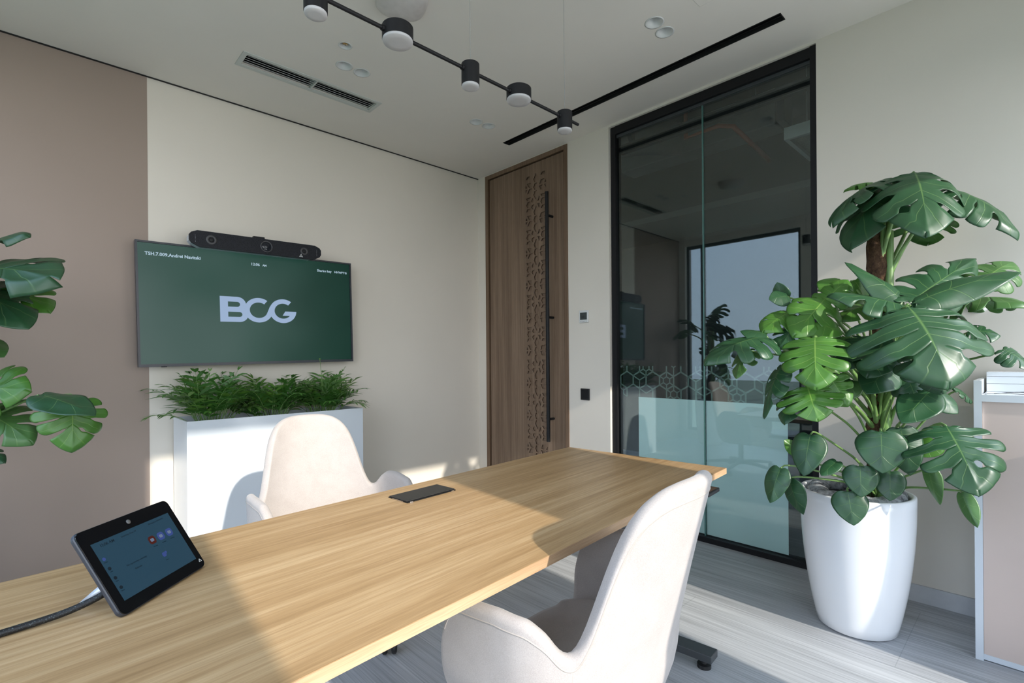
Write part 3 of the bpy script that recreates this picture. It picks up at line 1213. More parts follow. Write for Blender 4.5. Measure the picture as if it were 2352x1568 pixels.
# ================================================================= white planter with palms
PR = 0.0147
t = thing('planter_box', 'tall glossy white rectangular planter full of small palms under the television', 'planter', (0.634, 3.381, 0), rz=PR)
PL, PD, PH = 1.096, .350, .851
b_ = MB()
b_.box(0, PL, 0, .012, 0, PH)
b_.box(0, PL, PD - .012, PD, 0, PH)
b_.box(0, .012, .012, PD - .012, 0, PH)
b_.box(PL - .012, PL, .012, PD - .012, 0, PH)
b_.box(.012, PL - .012, .012, PD - .012, 0, .02)
b_.build('planter_body', WHITE, t)
MB().box(.0125, PL - .0125, .0125, PD - .0125, .70, .72).build('planter_insert', BLACKM, t)

rnd = random.Random(7)


def frond(bm_, uvl, p0, az, lean, L, leaflet, pairs, wd, droop, mi):
    """a palm frond: stem curve plus pairs of narrow leaflets, appended to bm_; returns stem points"""
    pts = []
    p = Vector(p0)
    ang = PI / 2 - lean
    N = 14
    for i in range(N + 1):
        pts.append(p.copy())
        a_ = ang - droop * (i / N) ** 1.5
        p = p + Vector((math.cos(az) * math.cos(a_), math.sin(az) * math.cos(a_), math.sin(a_))) * (L / N)
    for k in range(pairs):
        u = .38 + .62 * k / (pairs - 1)
        i = min(N - 1, int(u * N))
        fr_ = u * N - i
        q = pts[i].lerp(pts[i + 1], min(1, fr_))
        d = (pts[i + 1] - pts[i]).normalized()
        side = d.cross(Vector((0, 0, 1)))
        if side.length < .1:
            side = Vector((math.sin(az), -math.cos(az), 0))
        side.normalize()
        nn = side.cross(d).normalized()
        ll = leaflet * (math.sin(PI * (.18 + .72 * (k / (pairs - 1)))) ** .7) * rnd.uniform(.85, 1.1)
        for s in (-1, 1):
            sa = rnd.uniform(.45, 1.05)
            dr = (side * s * math.cos(sa) + d * math.sin(sa) + nn * rnd.uniform(-.05, .35)).normalized()
            if k == pairs - 1:
                dr = (d + side * s * .35).normalized()
            wv = dr.cross(nn).normalized()
            prev = None
            for j, (v_, w_) in enumerate(((0, .25), (.3, 1), (.6, .85), (1, .04))):
                c0 = q + dr * ll * v_ - Vector((0, 0, 1)) * ll * .30 * v_ * v_
                a1 = bm_.verts.new(c0 + wv * wd * w_ / 2)
                a2 = bm_.verts.new(c0 - wv * wd * w_ / 2)
                if prev:
                    f_ = bm_.faces.new((prev[0], prev[1], a2, a1))
                    f_.material_index = mi
                    vv = (prev[2], prev[2], v_, v_)
                    for lp_, (uu, vx) in zip(f_.loops, ((0, vv[0]), (1, vv[1]), (1, vv[2]), (0, vv[3]))):
                        lp_[uvl].uv = (uu, .1 + vx * .8)
                prev = (a1, a2, v_)
    return pts


def palm(cx_, cy_, w_, n, hmin, hmax, label, extra=()):
    t_ = thing('parlor_palm', label, 'plant', (cx_, cy_, .72), group='parlor palms in the white planter')
    MB().lathe([(0, 0), (.085, 0), (.105, .10), (.100, .10), (.09, .095), (0, .09)], 28, M=Matrix.Diagonal((w_ / .26, 1.05, 1, 1))).build('grow_pot', BLACKM, t_, smooth=True)
    b = MB()
    b.uv = b.bm.loops.layers.uv.new('UVMap')
    st = MB()
    for i in range(n):
        az = rnd.uniform(0, 2 * PI)
        rad = rnd.uniform(0, 1) ** .6
        p0 = (math.cos(az) * rad * w_ * .36, math.sin(az) * rad * .085, .09)
        az2 = az + rnd.uniform(-.6, .6)
        # outward fronds lean mostly along the planter
        lean = rnd.uniform(.02, .85) * (.5 + .5 * rad)
        L = rnd.uniform(hmin, hmax) * (1 - .25 * (lean > .7))
        pts = frond(b.bm, b.uv, p0, az2, lean, L, rnd.uniform(.11, .17), rnd.randint(4, 6), rnd.uniform(.014, .022), rnd.uniform(.4, 1.2), 0 if rnd.random() < .6 else 1)
        st.tube(pts, [.0022 * (1 - .6 * k / len(pts)) for k in range(len(pts))], 5)
    for (x, y, az2, lean, L, lf_, pr_, wd, dp, mi) in extra:
        pts = frond(b.bm, b.uv, (x, y, .09), az2, lean, L, lf_, pr_, wd, dp, mi)
        st.tube(pts, [.003 * (1 - .6 * k / len(pts)) for k in range(len(pts))], 5)
    for v in b.bm.verts:
        v.co.y = min(v.co.y, 3.745 - cy_)
    for v in st.bm.verts:
        v.co.y = min(v.co.y, 3.745 - cy_)
    fo = b.build('foliage', [PALM1, PALM2], t_)
    st.build('stems', STEM, t_)
    return t_


palm(.80, 3.565, .30, 58, .17, .37, 'dense green parlor palm at the left end of the white planter, tallest fronds',
     [(-.03, 0, 2.6, .25, .34, .09, 8, .012, .5, 0), (-.02, -.02, 1.2, .1, .33, .08, 7, .009, .2, 1), (.08, 0, .8, .1, .30, .10, 9, .016, .3, 0), (-.10, -.05, 3.3, .9, .26, .11, 9, .014, 1.0, 0)])
palm(1.15, 3.57, .30, 52, .17, .34, 'green parlor palm in the middle of the white planter, behind the chair back',
     [(-.06, 0, 2.4, .35, .32, .09, 9, .012, .9, 0), (.1, 0, .2, .45, .33, .11, 8, .010, .6, 1)])
palm(1.50, 3.575, .28, 52, .17, .35, 'green parlor palm at the right end of the white planter with one tall pale spike',
     [(0.02, 0, 1.6, .12, .40, .03, 3, .010, .12, 1), (.06, .02, .1, .2, .36, .05, 9, .006, .5, 0), (.10, 0, 0, .9, .26, .09, 10, .011, 1.0, 0)])

# ================================================================= table
TA = 0.09
TO = Vector((2.1021, 1.7649, 0))     # far left corner
TWD, TLN = 0.824, 2.55
t = thing('desk', 'long light oak height-adjustable meeting table crossing the foreground', 'table', TO, rz=TA)
# local: x along the table (table occupies -TLN..0), y across (-TWD..0)
MB().box(-TLN, 0, -TWD, 0, .694, .7192, .0012).build('tabletop', OAK, t)
b_ = MB()
b_.box(-TLN, .0006, -TWD - .0006, -TWD + .0002, .6945, .7186)
b_.box(-.0002, .0006, -TWD - .0006, .0006, .6945, .7186)
b_.build('edge_band', OAKE, t)
for xl in (-.30, -2.15):
    MB().box(xl - .035, xl + .035, -TWD - .05, -.28, .038, .068, .003).build('foot', DARKG, t)
    for yy in (-TWD - .01, -.32):
        MB().lathe([(0, 0), (.026, 0), (.026, .014), (.012, .016), (.008, .0385), (0, .0385)], 20, M=Matrix.Translation((xl, yy, 0))).build('leveling_foot', RUBBER, t)
    MB().box(xl - .04, xl + .04, -.50, -.39, .068, .60, .004).build('column', DARKG, t)
    MB().box(xl - .03, xl + .03, -TWD + .08, -.08, .655, .6938, .002).build('top_bracket', DARKG, t)
MB().box(-2.12, -.33, -.44, -.39, .64, .69, .002).build('crossbeam', DARKG, t)
b_ = MB().box(-.285, -.165, -TWD - .028, -TWD + .06, .655, .672, .004)
hs = b_.build('height_control', simple('control_black', (0.02, 0.021, 0.024), 0.25), t)
hs['label'] = 'small black control pad under the table edge'
WM[hs.name] = WM[t.name]
MB().box(-.28, -.18, -TWD - .022, -TWD + .055, .6722, .6732).build('control_face', simple('control_face', (0.12, 0.07, 0.045), 0.15), hs)  # brown wood reflection put into the face colour
MB().box(-.26, -.19, -TWD + .03, -TWD + .06, .672, .6939).build('control_mount', BLACK, hs)

# cable flap
t = thing('power_flap', 'black rectangular cable flap lying flush in the oak table top', 'cable flap', (1.005, 1.525, .7192), rz=.085)
MB().box(-.108, .108, -.054, .054, 0, .003).build('flap_frame', BLACK, t)
MB().box(-.106, .108, -.048, .052, .0032, .0062, .001).build('flap_lid', simple('brushed_black', (0.022, 0.020, 0.018), 0.38), t)
for xx in (-.098, .086):
    MB().box(xx, xx + .013, -.0555, -.0542, .0002, .0032).build('hinge', CHROME, t)
MB().box(-.1085, -.1065, -.03, .03, .001, .003).build('flap_lip', CHROME, t)

# ================================================================= touch controller on the table
tp = Vector((.2055, 1.265, .7192))
ux = Vector((.722, .692, 0)).normalized()
bk = Vector((-.692, .722, 0))
th_ = 1.0
uy = (bk * math.cos(th_) + Vector((0, 0, 1)) * math.sin(th_)).normalized()
uz = ux.cross(uy)
M = Matrix.Translation(tp) @ Matrix((ux, uy, uz)).transposed().to_4x4()
t = bpy.data.objects.new('touch_controller', None)
t.empty_display_size = .1
link(t)
t.matrix_world = M
WM[t.name] = M
tag(t, 'black tilted touch controller with blue screen on the near left of the table', 'touch controller')


def rrect(w_, h_, r_, n=6, ox=0, oy=0):
    o_ = []
    for cx_, cy_, a0 in ((w_ / 2 - r_, h_ / 2 - r_, 0), (-w_ / 2 + r_, h_ / 2 - r_, 90), (-w_ / 2 + r_, -h_ / 2 + r_, 180), (w_ / 2 - r_, -h_ / 2 + r_, 270)):
        for i in range(n + 1):
            a_ = math.radians(a0 + 90 * i / n)
            o_.append((ox + cx_ + r_ * math.cos(a_), oy + cy_ + r_ * math.sin(a_)))
    return o_


TWx, THy = .240, .182
oc = THy / 2 + .004
MB().prism(rrect(TWx, THy, .014, ox=0, oy=oc), -.0115, -.001).build('body', simple('tablet_body', (0.03, 0.034, 0.045), 0.35), t, bevel=.003)
MB().prism(rrect(TWx - .003, THy - .003, .0125, ox=0, oy=oc), -.001, 0.0008).build('front_glass', TBLK, t)
sx0, sx1, sy0, sy1 = -.100, .102, .029, .154
MB().box(sx0, sx1, sy0, sy1, .0008, .0012).build('display', TABS, t)


def on_tab(mb, x, y, name, mat):
    mb.bm.transform(Matrix.Translation((x, y, .0014)))
    return mb.build(name, mat, t)


on_tab(text_mb('12:06 AM', .0085, .0001, bold=.0001), -.085, .142, 'clock_text', TABT)
on_tab(text_mb('Saturday, Nov 29', .0055, .0001), -.085 + .05, .143, 'date_text', TABT)
on_tab(text_mb('Sharing key HHWFTG', .0048, .0001), .038, .145, 'key_text', TABT)
for (x, y, m_) in ((.026, .112, TABR), (.051, .112, TABB), (.076, .112, TABB)):
    on_tab(MB().prism(rrect(.018, .018, .006), 0, .0002), x, y, 'app_icon', m_)
    on_tab(MB().prism(rrect(.009, .007, .002), .0002, .0004), x, y, 'icon_glyph', TABW)
    on_tab(text_mb('Meeting', .0035, .0001, 'CENTER'), x, y - .016, 'icon_text', TABT)
on_tab(MB().prism(rrect(.010, .010, .003), 0, .0002).prism(rrect(.006, .006, .0029, ox=.006, oy=.003), 0, .0003), .033, .072, 'team_icon', TABB)
on_tab(text_mb('Start', .004, .0001, 'CENTER'), .033, .058, 'icon_text', TABT)
on_tab(text_mb('No upcoming meetings', .0055, .0001), -.058, .085, 'message_text', TABT)
on_tab(text_mb('Refresh', .0055, .0001), -.045, .072, 'message_text', TABT)
for q in range(4):
    on_tab(MB().prism(circle(0, 0, .0036, 14), 0, .0002), -.092, .118 - q * .021, 'menu_icon', TABB if q == 0 else TABT)
    on_tab(text_mb('Home' if q == 0 else ('Dial', 'Files', 'Setup')[q - 1], .0036, .0001, 'CENTER'), -.092, .110 - q * .021, 'menu_text', TABT)
MB().lathe([(0, .0026), (.0045, .0018), (.005, .0008)], 20, M=Matrix.Translation((.0, .169, 0))).build('camera_lens', simple('sensor_grey', (0.12, 0.12, 0.12), 0.2), t, smooth=True)
b_ = MB()
for a_ in (90, 210, 330):
    p = Vector((math.cos(math.radians(a_)) * .0042, math.sin(math.radians(a_)) * .0042))
    q = Vector((math.cos(math.radians(a_ + 120)) * .0042, math.sin(math.radians(a_ + 120)) * .0042))
    d = (q - p).normalized()
    nrm = Vector((-d.y, d.x)) * .0005
    b_.prism([p + nrm, p - nrm, q - nrm, q + nrm], .0008, .0014)
b_.bm.transform(Matrix.Translation((.109, .021, 0)))
b_.build('maker_mark', WPLAS, t)
MB().lathe([(0, -.001), (.050, -.001), (.046, -.016), (0, -.020)], 32, M=Matrix.Translation((-.055, .075, -.011))).build('rear_hub', BLACK, t, smooth=True)
foot_w = Vector((.062, 1.300, .7232))
top_l = Matrix.Translation((-.055, .075, -.022)).to_translation()
foot_l = M.inverted() @ foot_w
b_ = MB()
prs = []
for side in (-1, 1):
    pass
b_.tube([top_l, top_l.lerp(foot_l, .5), foot_l], [.013, .010, .0045], 16)
b_.build('kickstand', SILVER, t, smooth=True)

# cable from the controller, running out to the left
pts = [Vector((.115, 1.262, .755)), Vector((.085, 1.262, .742)), Vector((.045, 1.262, .731)), Vector((.0, 1.262, .7265)), Vector((-.06, 1.255, .7258)), Vector((-.14, 1.235, .7258)), Vector((-.25, 1.20, .7258)), Vector((-.38, 1.2, .7258))]


def smooth_pts(pts, it=3):
    for _ in range(it):
        n = [pts[0]]
        for a, b in zip(pts, pts[1:]):
            n += [a.lerp(b, .25), a.lerp(b, .75)]
        n.append(pts[-1])
        pts = n
    return pts


tag(MB().tube(smooth_pts(pts), .0064, 12).build('braided_cable', BRAID, smooth=True), 'thick black braided cable running left across the oak table from the controller', 'cable')


# ================================================================= armchairs
def smooth_interp(x, xs, ys):
    for i in range(len(xs) - 1):
        if x <= xs[i + 1]:
            u = (x - xs[i]) / (xs[i + 1] - xs[i])
            u = max(0, min(1, u))
            u = u * u * (3 - 2 * u)
            return ys[i] + (ys[i + 1] - ys[i]) * u
    return ys[-1]


RIMX = [0.0, .06, .11, .155, .185, .205, .228, .255, .290, .33, .37, .43, .55, .80, .90, .96, 1.0]
RIMZ = [.916, .914, .903, .872, .826, .768, .690, .612, .562, .568, .608, .634, .637, .628, .595, .535, .46]


def _lin(x):
    x = min(1, max(0, x))
    for i in range(len(RIMX) - 1):
        if x <= RIMX[i + 1]:
            return RIMZ[i] + (RIMZ[i + 1] - RIMZ[i]) * (x - RIMX[i]) / (RIMX[i + 1] - RIMX[i])
    return RIMZ[-1]


def rim_z(a):
    ws = [(k, math.exp(-(k / 2.2) ** 2)) for k in range(-5, 6)]
    return sum(_lin(abs(a + k * .0085)) * w_ for k, w_ in ws) / sum(w_ for _, w_ in ws)


def shell_point(s, v):
    """s -1..1 round the shell (0 = middle of the back, +-1 = arm fronts); v 0..1 bottom to rim"""
    a = abs(s)
    A, B = .314, .195
    if a < .5:
        th = a / .5 * PI / 2
        x = A * math.sin(th) ** .9 if th > 0 else 0
        y = -B * max(0, math.cos(th)) ** .85
    else:
        u = (a - .5) / .5
        x, y = A - .015 * u * u, .218 * u
    zr = rim_z(a)
    zb = .325
    z = zb + (zr - zb) * v
    hgt = (z - zb) / .17
    k = 1.0 if hgt > 1 else .62 + .38 * math.sqrt(max(0.0, 1 - (1 - hgt) ** 2))
    x *= k
    y = y * k if y < 0 else y * (.5 + .5 * k)
    up = max(0, z - .50)
    back = max(0, 1 - a / .42)
    back = back * back * (3 - 2 * back)
    y -= up * .26 * back
    x *= 1 + up * .12 * (1 - back)
    return Vector((x * (1 if s > 0 else -1), y, z))


def make_chair(label, loc, rz):
    t_ = thing('armchair', label, 'chair', loc, rz, group='greige upholstered swivel armchairs at the table')
    b = MB()
    NS, NV = 150, 18
    T2 = .018

    def nrm_at(s_, v_):
        n_ = (shell_point(min(1, s_ + .003), v_) - shell_point(max(-1, s_ - .003), v_)).cross(shell_point(s_, min(1, v_ + .01)) - shell_point(s_, max(0, v_ - .01)))
        n_.normalize()
        p_ = shell_point(s_, v_)
        return -n_ if n_.dot(Vector((p_.x, p_.y, 0))) < 0 else n_
    cols = []
    for i in range(NS + 1):
        s_ = -1 + 2 * i / NS
        e_ = max(0.0, (abs(s_) - .955) / .045)
        tt = T2 * math.sqrt(max(0.02, 1 - e_ * e_))
        col_ = []
        for j in range(NV + 1):
            v_ = (j / NV) ** .85
            col_.append(shell_point(s_, v_) + nrm_at(s_, v_) * tt)
        n1 = nrm_at(s_, 1.0)
        up = (shell_point(s_, 1.0) - shell_point(s_, .985)).normalized()
        for q in range(1, 8):
            an = PI * q / 8
            col_.append(shell_point(s_, 1.0) + n1 * tt * math.cos(an) + up * tt * math.sin(an))
        for j in range(NV, -1, -1):
            v_ = (j / NV) ** .85
            col_.append(shell_point(s_, v_) - nrm_at(s_, v_) * tt)
        cols.append([b.bm.verts.new(p) for p in col_])
    M_n = len(cols[0])
    for i in range(NS):
        for j in range(M_n - 1):
            b.bm.faces.new((cols[i][j], cols[i + 1][j], cols[i + 1][j + 1], cols[i][j + 1]))
        b.bm.faces.new((cols[i][M_n - 1], cols[i + 1][M_n - 1], cols[i + 1][0], cols[i][0]))
    for cc in (cols[0], cols[-1]):
        for j in range(M_n // 2):
            a_, b_2, c_2, d_2 = cc[j], cc[j + 1], cc[M_n - 2 - j], cc[M_n - 1 - j]
            u_ = []
            for v in (a_, b_2, c_2, d_2):
                if v not in u_:
                    u_.append(v)
            if len(u_) > 2:
                try:
                    b.bm.faces.new(u_)
                except ValueError:
                    pass
    o = b.build('shell', FABRIC, t_, smooth=True)
    WM[o.name] = WM[t_.name]
    # piping seam near the outer rim
    for off in (.0185,):
        pts_ = []
        for i in range(int(NS * .07), int(NS * 1.93)):
            s = -1 + i / NS
            p = shell_point(s, .965)
            e_ = .002
            n_ = (shell_point(min(1, s + e_), .965) - shell_point(max(-1, s - e_), .965)).cross(shell_point(s, .97) - shell_point(s, .96)).normalized()
            if n_.dot(Vector((p.x, p.y, 0))) < 0:
                n_ = -n_
            pts_.append(p + n_ * (off - .0014))
        MB().tube(pts_, .0022, 6).build('rim_seam', STITCH, o, smooth=True)
    # vertical side seams
    for s in (-.30, .30):
        pts_ = []
        for k in range(22):
            v = .02 + .93 * k / 21
            p = shell_point(s, v)
            n_ = (shell_point(s + .002, v) - shell_point(s - .002, v)).cross(shell_point(s, v + .01) - shell_point(s, v - .01)).normalized()
            if n_.dot(Vector((p.x, p.y, 0))) < 0:
                n_ = -n_
            pts_.append(p + n_ * .0172)
        MB().tube(pts_, .0012, 5).build('side_seam', STITCH, o, smooth=True)
    # seat cushion
    b = MB()
    N = 56
    rows = [(.0, .452), (.5, .455), (.8, .452), (.93, .440), (.985, .418), (1.0, .392), (.97, .362), (.8, .352), (0, .350)]
    rr = []
    for kf, z in rows:
        ring = []
        for i in range(N):
            a_ = 2 * PI * i / N
            c_, s_ = math.cos(a_), math.sin(a_)
            x = .262 * math.copysign(abs(c_) ** .75, c_)
            y = .195 * math.copysign(abs(s_) ** .72, s_) + .035
            ring.append(b.bm.verts.new((x * kf, (y - .02) * kf + .02, z - (.012 if s_ > .8 and kf > .7 else 0))) if kf > 0 or i == 0 else ring[0])
        rr.append(ring)
    for p_, q_ in zip(rr, rr[1:]):
        for i in range(N):
            j = (i + 1) % N
            u_ = []
            for v in (p_[i], p_[j], q_[j], q_[i]):
                if v not in u_:
                    u_.append(v)
            if len(u_) > 2:
                b.bm.faces.new(u_)
    b.build('seat_cushion', FABRIC, t_, smooth=True)
    b = MB().lathe([(0, .352), (.19, .350), (.195, .342), (.16, .325), (.05, .318), (0, .318)], 36)
    b.build('seat_pan', FABRIC, t_, smooth=True)
    MB().cyl((0, 0, .10), (0, 0, .319), .025, 20).build('gas_column', BLACK, t_, smooth=True, flat_angle=40)
    MB().lathe([(0, .075), (.045, .078), (.05, .11), (.03, .13), (0, .13)], 24).build('base_hub', BLACK, t_, smooth=True)
    for k in range(5):
        a_ = k * 2 * PI / 5 + .60
        c_, s_ = math.cos(a_), math.sin(a_)
        MB().tube([(c_ * .03, s_ * .03, .10), (c_ * .18, s_ * .18, .096), (c_ * .360, s_ * .360, .074)], [.020, .017, .013], 12).build('base_arm', BLACK, t_, smooth=True)
        ca = MB()
        ca.cyl((c_ * .355, s_ * .355, .075), (c_ * .355, s_ * .355, .045), .006, 10)
        ca.box(-.008, .008, -.016, .016, .03, .056, .004, M=Matrix.Translation((c_ * .36, s_ * .36, 0)) @ Matrix.Rotation(a_ + .7, 4, 'Z'))
        co = ca.build('caster', BLACK, t_)
        WM[co.name] = WM[t_.name]
        wl = MB()
        M_ = Matrix.Translation((c_ * .36, s_ * .36, 0)) @ Matrix.Rotation(a_ + .7, 4, 'Z')
        for sd in (-1, 1):
            wl.lathe([(0, 0), (.024, 0), (.029, .004), (.029, .016), (.024, .020), (0, .021)], 24, M=M_ @ Matrix.Translation((sd * .009, 0, .0292)) @ Matrix.Rotation(sd * PI / 2, 4, 'Y'))
        wl.build('wheel', RUBBER, co, smooth=True, flat_angle=40)
    return t_


make_chair('greige armchair behind the table, in front of the white planter', (.957, 2.19, 0), PI - .03)
make_chair('greige armchair at the near side of the table, seen from behind', (1.052, .838, 0), math.radians(97 - 90))

# ================================================================= cabinet at the right edge
t = thing('low_cabinet', 'low white-framed cabinet with beige side panel at the right edge', 'cabinet', (2.9, -.1, 0))
MB().box(2.698, 2.725, .162, .186, 0.0, 1.10).build('corner_post', WHITE, t, world=True)
MB().box(2.725, 3.118, .170, .186, 0.0, 1.10).build('end_panel', WHITE, t, world=True)
MB().box(2.704, 3.116, -.395, .162, 0.004, 0.025).build('bottom_rail', WHITE, t, world=True)
MB().box(2.706, 2.722, -.395, .1615, 0.025, 1.018).build('side_panel', CREAMP, t, world=True)
MB().box(2.698, 3.116, -.395, .162, 1.018, 1.045).build('cabinet_top', WHITE, t, world=True)
b_ = MB()
for z0, z1 in ((1.046, 1.0785), (1.080, 1.1085), (1.110, 1.128)):
    b_.box(2.95, 3.10, -.395, .162, z0, z1)
b_.build('rear_ledge', WHITE, t, world=True)
b_ = MB()
b_.tube(smooth_pts([Vector(p) for p in ((2.74, .15, 1.0475), (2.76, .10, 1.052), (2.745, .05, 1.047), (2.77, -.02, 1.056), (2.75, .06, 1.058), (2.76, .13, 1.0475))], 2), .0010, 5)
tag(b_.build('wire_scrap', BLACK), 'tangle of thin black wire left on top of the low white cabinet', 'wire')
tag(MB().box(2.43, 3.10, -.78, -.41, 0.0, 1.04, .004).build('window_cabinet', WHITE), 'low white block added out of view under the window to shade the floor', 'cabinet')  # unseen block added to cut the sun off the floor by the partition
# paper cup-like round speaker behind the leaves (pale round form on the wall)
t = thing('wall_sensor', 'small pale round sensor on the wall behind the right plant', 'sensor', (XB, .20, 1.43))
b_ = MB().lathe([(0, .022), (.020, .021), (.036, .012), (.040, 0)], 28)
b_.bm.transform(wallB(XB, .20, 1.43))
b_.build('sensor_body', WPLAS, t, world=True, smooth=True)

# ================================================================= ceramic pots
def pot(label, x, y, H, rt, rb, wrap=True):
    t_ = thing('ceramic_pot', label, 'pot', (x, y, 0))
    prof = [(0, 0), (rb - .02, 0), (rb, .012)]
    for i in range(1, 17):
        u = i / 16
        prof.append((rb + (rt + .004 - rb) * (1 - (1 - u) ** 2.1), .012 + (H - .012) * u))
    prof += [(rt - .002, H + .004), (rt - .012, H + .003), (rt - .017, H - .01), (rt - .022, H - .10), (0, H - .12)]
    MB().lathe(prof, 72).build('pot_body', POTW, t_, smooth=True)
    b = MB().lathe([(0, H - .045), (rt - .03, H - .05), (rt - .026, H - .10), (0, H - .10)], 40)
    b.build('soil', SOIL, t_, smooth=True)
    if wrap:
        b = MB()
        N, Mm = 90, 14
        g = []
        for i in range(N):
            a_ = 2 * PI * i / N
            rr = rt - .062 + .012 * noise.noise(Vector((math.cos(a_) * 2, math.sin(a_) * 2, 3)))
            rad = .034 + .010 * noise.noise(Vector((math.cos(a_) * 3, math.sin(a_) * 3, 9)))
            ring = []
            for j in range(Mm):
                b2 = 2 * PI * j / Mm
                cr = .006 * noise.noise(Vector((i * .6, j * 1.3, 1)))
                ring.append(b.bm.verts.new(((rr + (rad + cr) * math.cos(b2)) * math.cos(a_), (rr + (rad + cr) * math.cos(b2)) * math.sin(a_), H - .012 + (rad + cr) * .75 * math.sin(b2))))
            g.append(ring)
        for i in range(N):
            for j in range(Mm):
                b.bm.faces.new((g[i][j], g[(i + 1) % N][j], g[(i + 1) % N][(j + 1) % Mm], g[i][(j + 1) % Mm]))
        o = b.build('plastic_wrap', WRAP, t_, smooth=True)
    return t_


# ================================================================= monstera leaves
def bound(phi, kind):
    """outline radius (unit leaf) at angle phi from the midrib, 0 = tip, pi = sinus"""
    p = phi / PI
    if kind == 'H':
        r = .98 - .30 * math.sin(PI * min(1, p * 1.25)) ** .8 * .9 - .36 * p
        r = [1.0, .80, .66, .58, .54, .52, .50, .48, .45, .40, .24]
    else:
        r = [1.0, .84, .75, .70, .67, .65, .63, .59, .53, .45, .30]
    u = p * 10
    i = min(9, int(u))
    f_ = u - i
    return r[i] + (r[i + 1] - r[i]) * f_


def leaf_mesh(base, tip, width, normal, kind, bend, lat, seed):
    rg = random.Random(seed)
    bm_ = bmesh.new()
    uvl = bm_.loops.layers.uv.new('UVMap')
    hol_l = bm_.faces.layers.int.new('h')
    nl = (5 if width > .22 else 4) if kind == 'M' else 4
    NU, NVv = (9, 18) if kind == 'M' else (5, 9)
    P0 = .30                       # midrib point the outline is measured from
    for side in (-1, 1):
        # one slit per gap between neighbouring lobes; some gaps are only holes
        gaps = []
        for i in range(nl + 1):
            if kind != 'M' or i in (0, nl):
                gaps.append(None)
                continue
            r_ = rg.random()
            st_ = rg.uniform(.24, .58)
            gaps.append((st_, 2.0 if r_ < .84 else st_ + .26, rg.uniform(.07, .17) * (1.35 if width > .3 else 1)))

        def gap_w(g_, v):
            if g_ is None or v <= g_[0] or v >= g_[1]:
                return 0.0
            q = (v - g_[0]) / .12
            open_ = min(1.0, q) ** .5
            if g_[1] < 1:
                q2 = (g_[1] - v) / .12
                open_ *= min(1.0, q2) ** .5
                return g_[2] * 1.1 * open_
            return g_[2] * open_ * (.9 + .75 * max(0, v - g_[0] - .2) ** 1.0)
        for i in range(nl):
            reach = rg.uniform(.93, 1.03) if kind == 'M' else 1
            curl = rg.uniform(.05, .30)
            rowv = []
            for a in range(NU):
                uu = a / (NU - 1)
                col_ = []
                for b in range(NVv):
                    v = b / (NVv - 1)
                    lo, hi = gap_w(gaps[i], v), gap_w(gaps[i + 1], v)
                    us = lo + uu * (1 - lo - hi)
                    tt = (i + us) / nl
                    ry = .02 + .72 * tt ** 1.5
                    phi = PI * (1 - tt) ** 1.10
                    R = bound(max(0, phi), kind) * (.74 if kind == 'M' else .72)
                    edge = 1.0
                    if kind == 'M' and i < nl - 1:
                        edge = reach * (1 - .09 * abs(2 * uu - 1) ** 2.5)
                    elif kind == 'M':
                        edge = 1 - .08 * (1 - uu) ** 2.5
                    ox = R * math.sin(phi) * edge
                    oy = P0 + R * math.cos(phi) * edge
                    mx_, my_ = ox * .5, (ry + oy) * .5 + .05
                    x = 2 * v * (1 - v) * mx_ + v * v * ox
                    y = (1 - v) ** 2 * ry + 2 * v * (1 - v) * my_ + v * v * oy
                    z = .009 * (1 - (abs(2 * uu - 1)) ** 1.6) * -1 * math.sin(PI * min(1, v * 1.05)) * (1.2 if kind == 'M' else .5)
                    if kind == 'M' and v > .62:
                        z -= curl * (v - .62) ** 1.5
                    vt = bm_.verts.new((side * x, y, z))
                    col_.append((vt, uu, v))
                rowv.append(col_)
            for a in range(NU - 1):
                for b in range(NVv - 1):
                    q = [rowv[a][b], rowv[a + 1][b], rowv[a + 1][b + 1], rowv[a][b + 1]]
                    if side < 0:
                        q = q[::-1]
                    co = [w_[0].co for w_ in q]
                    if (co[0] - co[2]).length < 1e-6 or (co[1] - co[3]).length < 1e-6:
                        continue
                    try:
                        f_ = bm_.faces.new([w_[0] for w_ in q])
                    except ValueError:
                        continue
                    for lp_, w_ in zip(f_.loops, q):
                        lp_[uvl].uv = (w_[1], w_[2])
                    # small oval holes beside the midrib of the big leaves
                    if kind == 'M' and width > .26 and 1 <= i <= 3 and a == 4 + (i % 2) and b == 4 and False:
                        f_[hol_l] = 1
    bmesh.ops.delete(bm_, geom=[f_ for f_ in bm_.faces if f_[hol_l] == 1], context='FACES_ONLY')
    bmesh.ops.remove_doubles(bm_, verts=bm_.verts[:], dist=.0012)
    # size, then bend
    chord = (Vector(tip) - Vector(base))
    Lc = chord.length
    ys = [v.co.y for v in bm_.verts]
    xs = [abs(v.co.x) for v in bm_.verts]
    ymax = max(ys)
    kx = (width / 2) / max(xs)
    ky = Lc / ymax
    wob = rg.uniform(0, 6)
    for v in bm_.verts:
        v.co.x *= kx
        v.co.y *= ky
        v.co.z *= (kx + ky) / 2 * 1.1
        v.co.z += .012 * math.sin(v.co.x * 34 + wob) * math.sin(v.co.y * 23 + wob) * min(1, abs(v.co.x) / (width * .4))
    hwid = width / 2
    for v in bm_.verts:
        x, y, z = v.co
        # lateral droop as an arc about the midrib
        b_l = lat
        r_ = hwid / b_l
        a_ = abs(x) / r_
        nx_ = math.copysign(r_ * math.sin(a_), x)
        nz = z * math.cos(a_) - r_ * (1 - math.cos(a_))
        # longitudinal droop
        rl = Lc / max(.05, bend)
        al = y / rl
        y2 = rl * math.sin(al) + nz * math.sin(al)
        z2 = -rl * (1 - math.cos(al)) + nz * math.cos(al)
        v.co = Vector((nx_, y2, z2))
    rl = Lc / max(.05, bend)
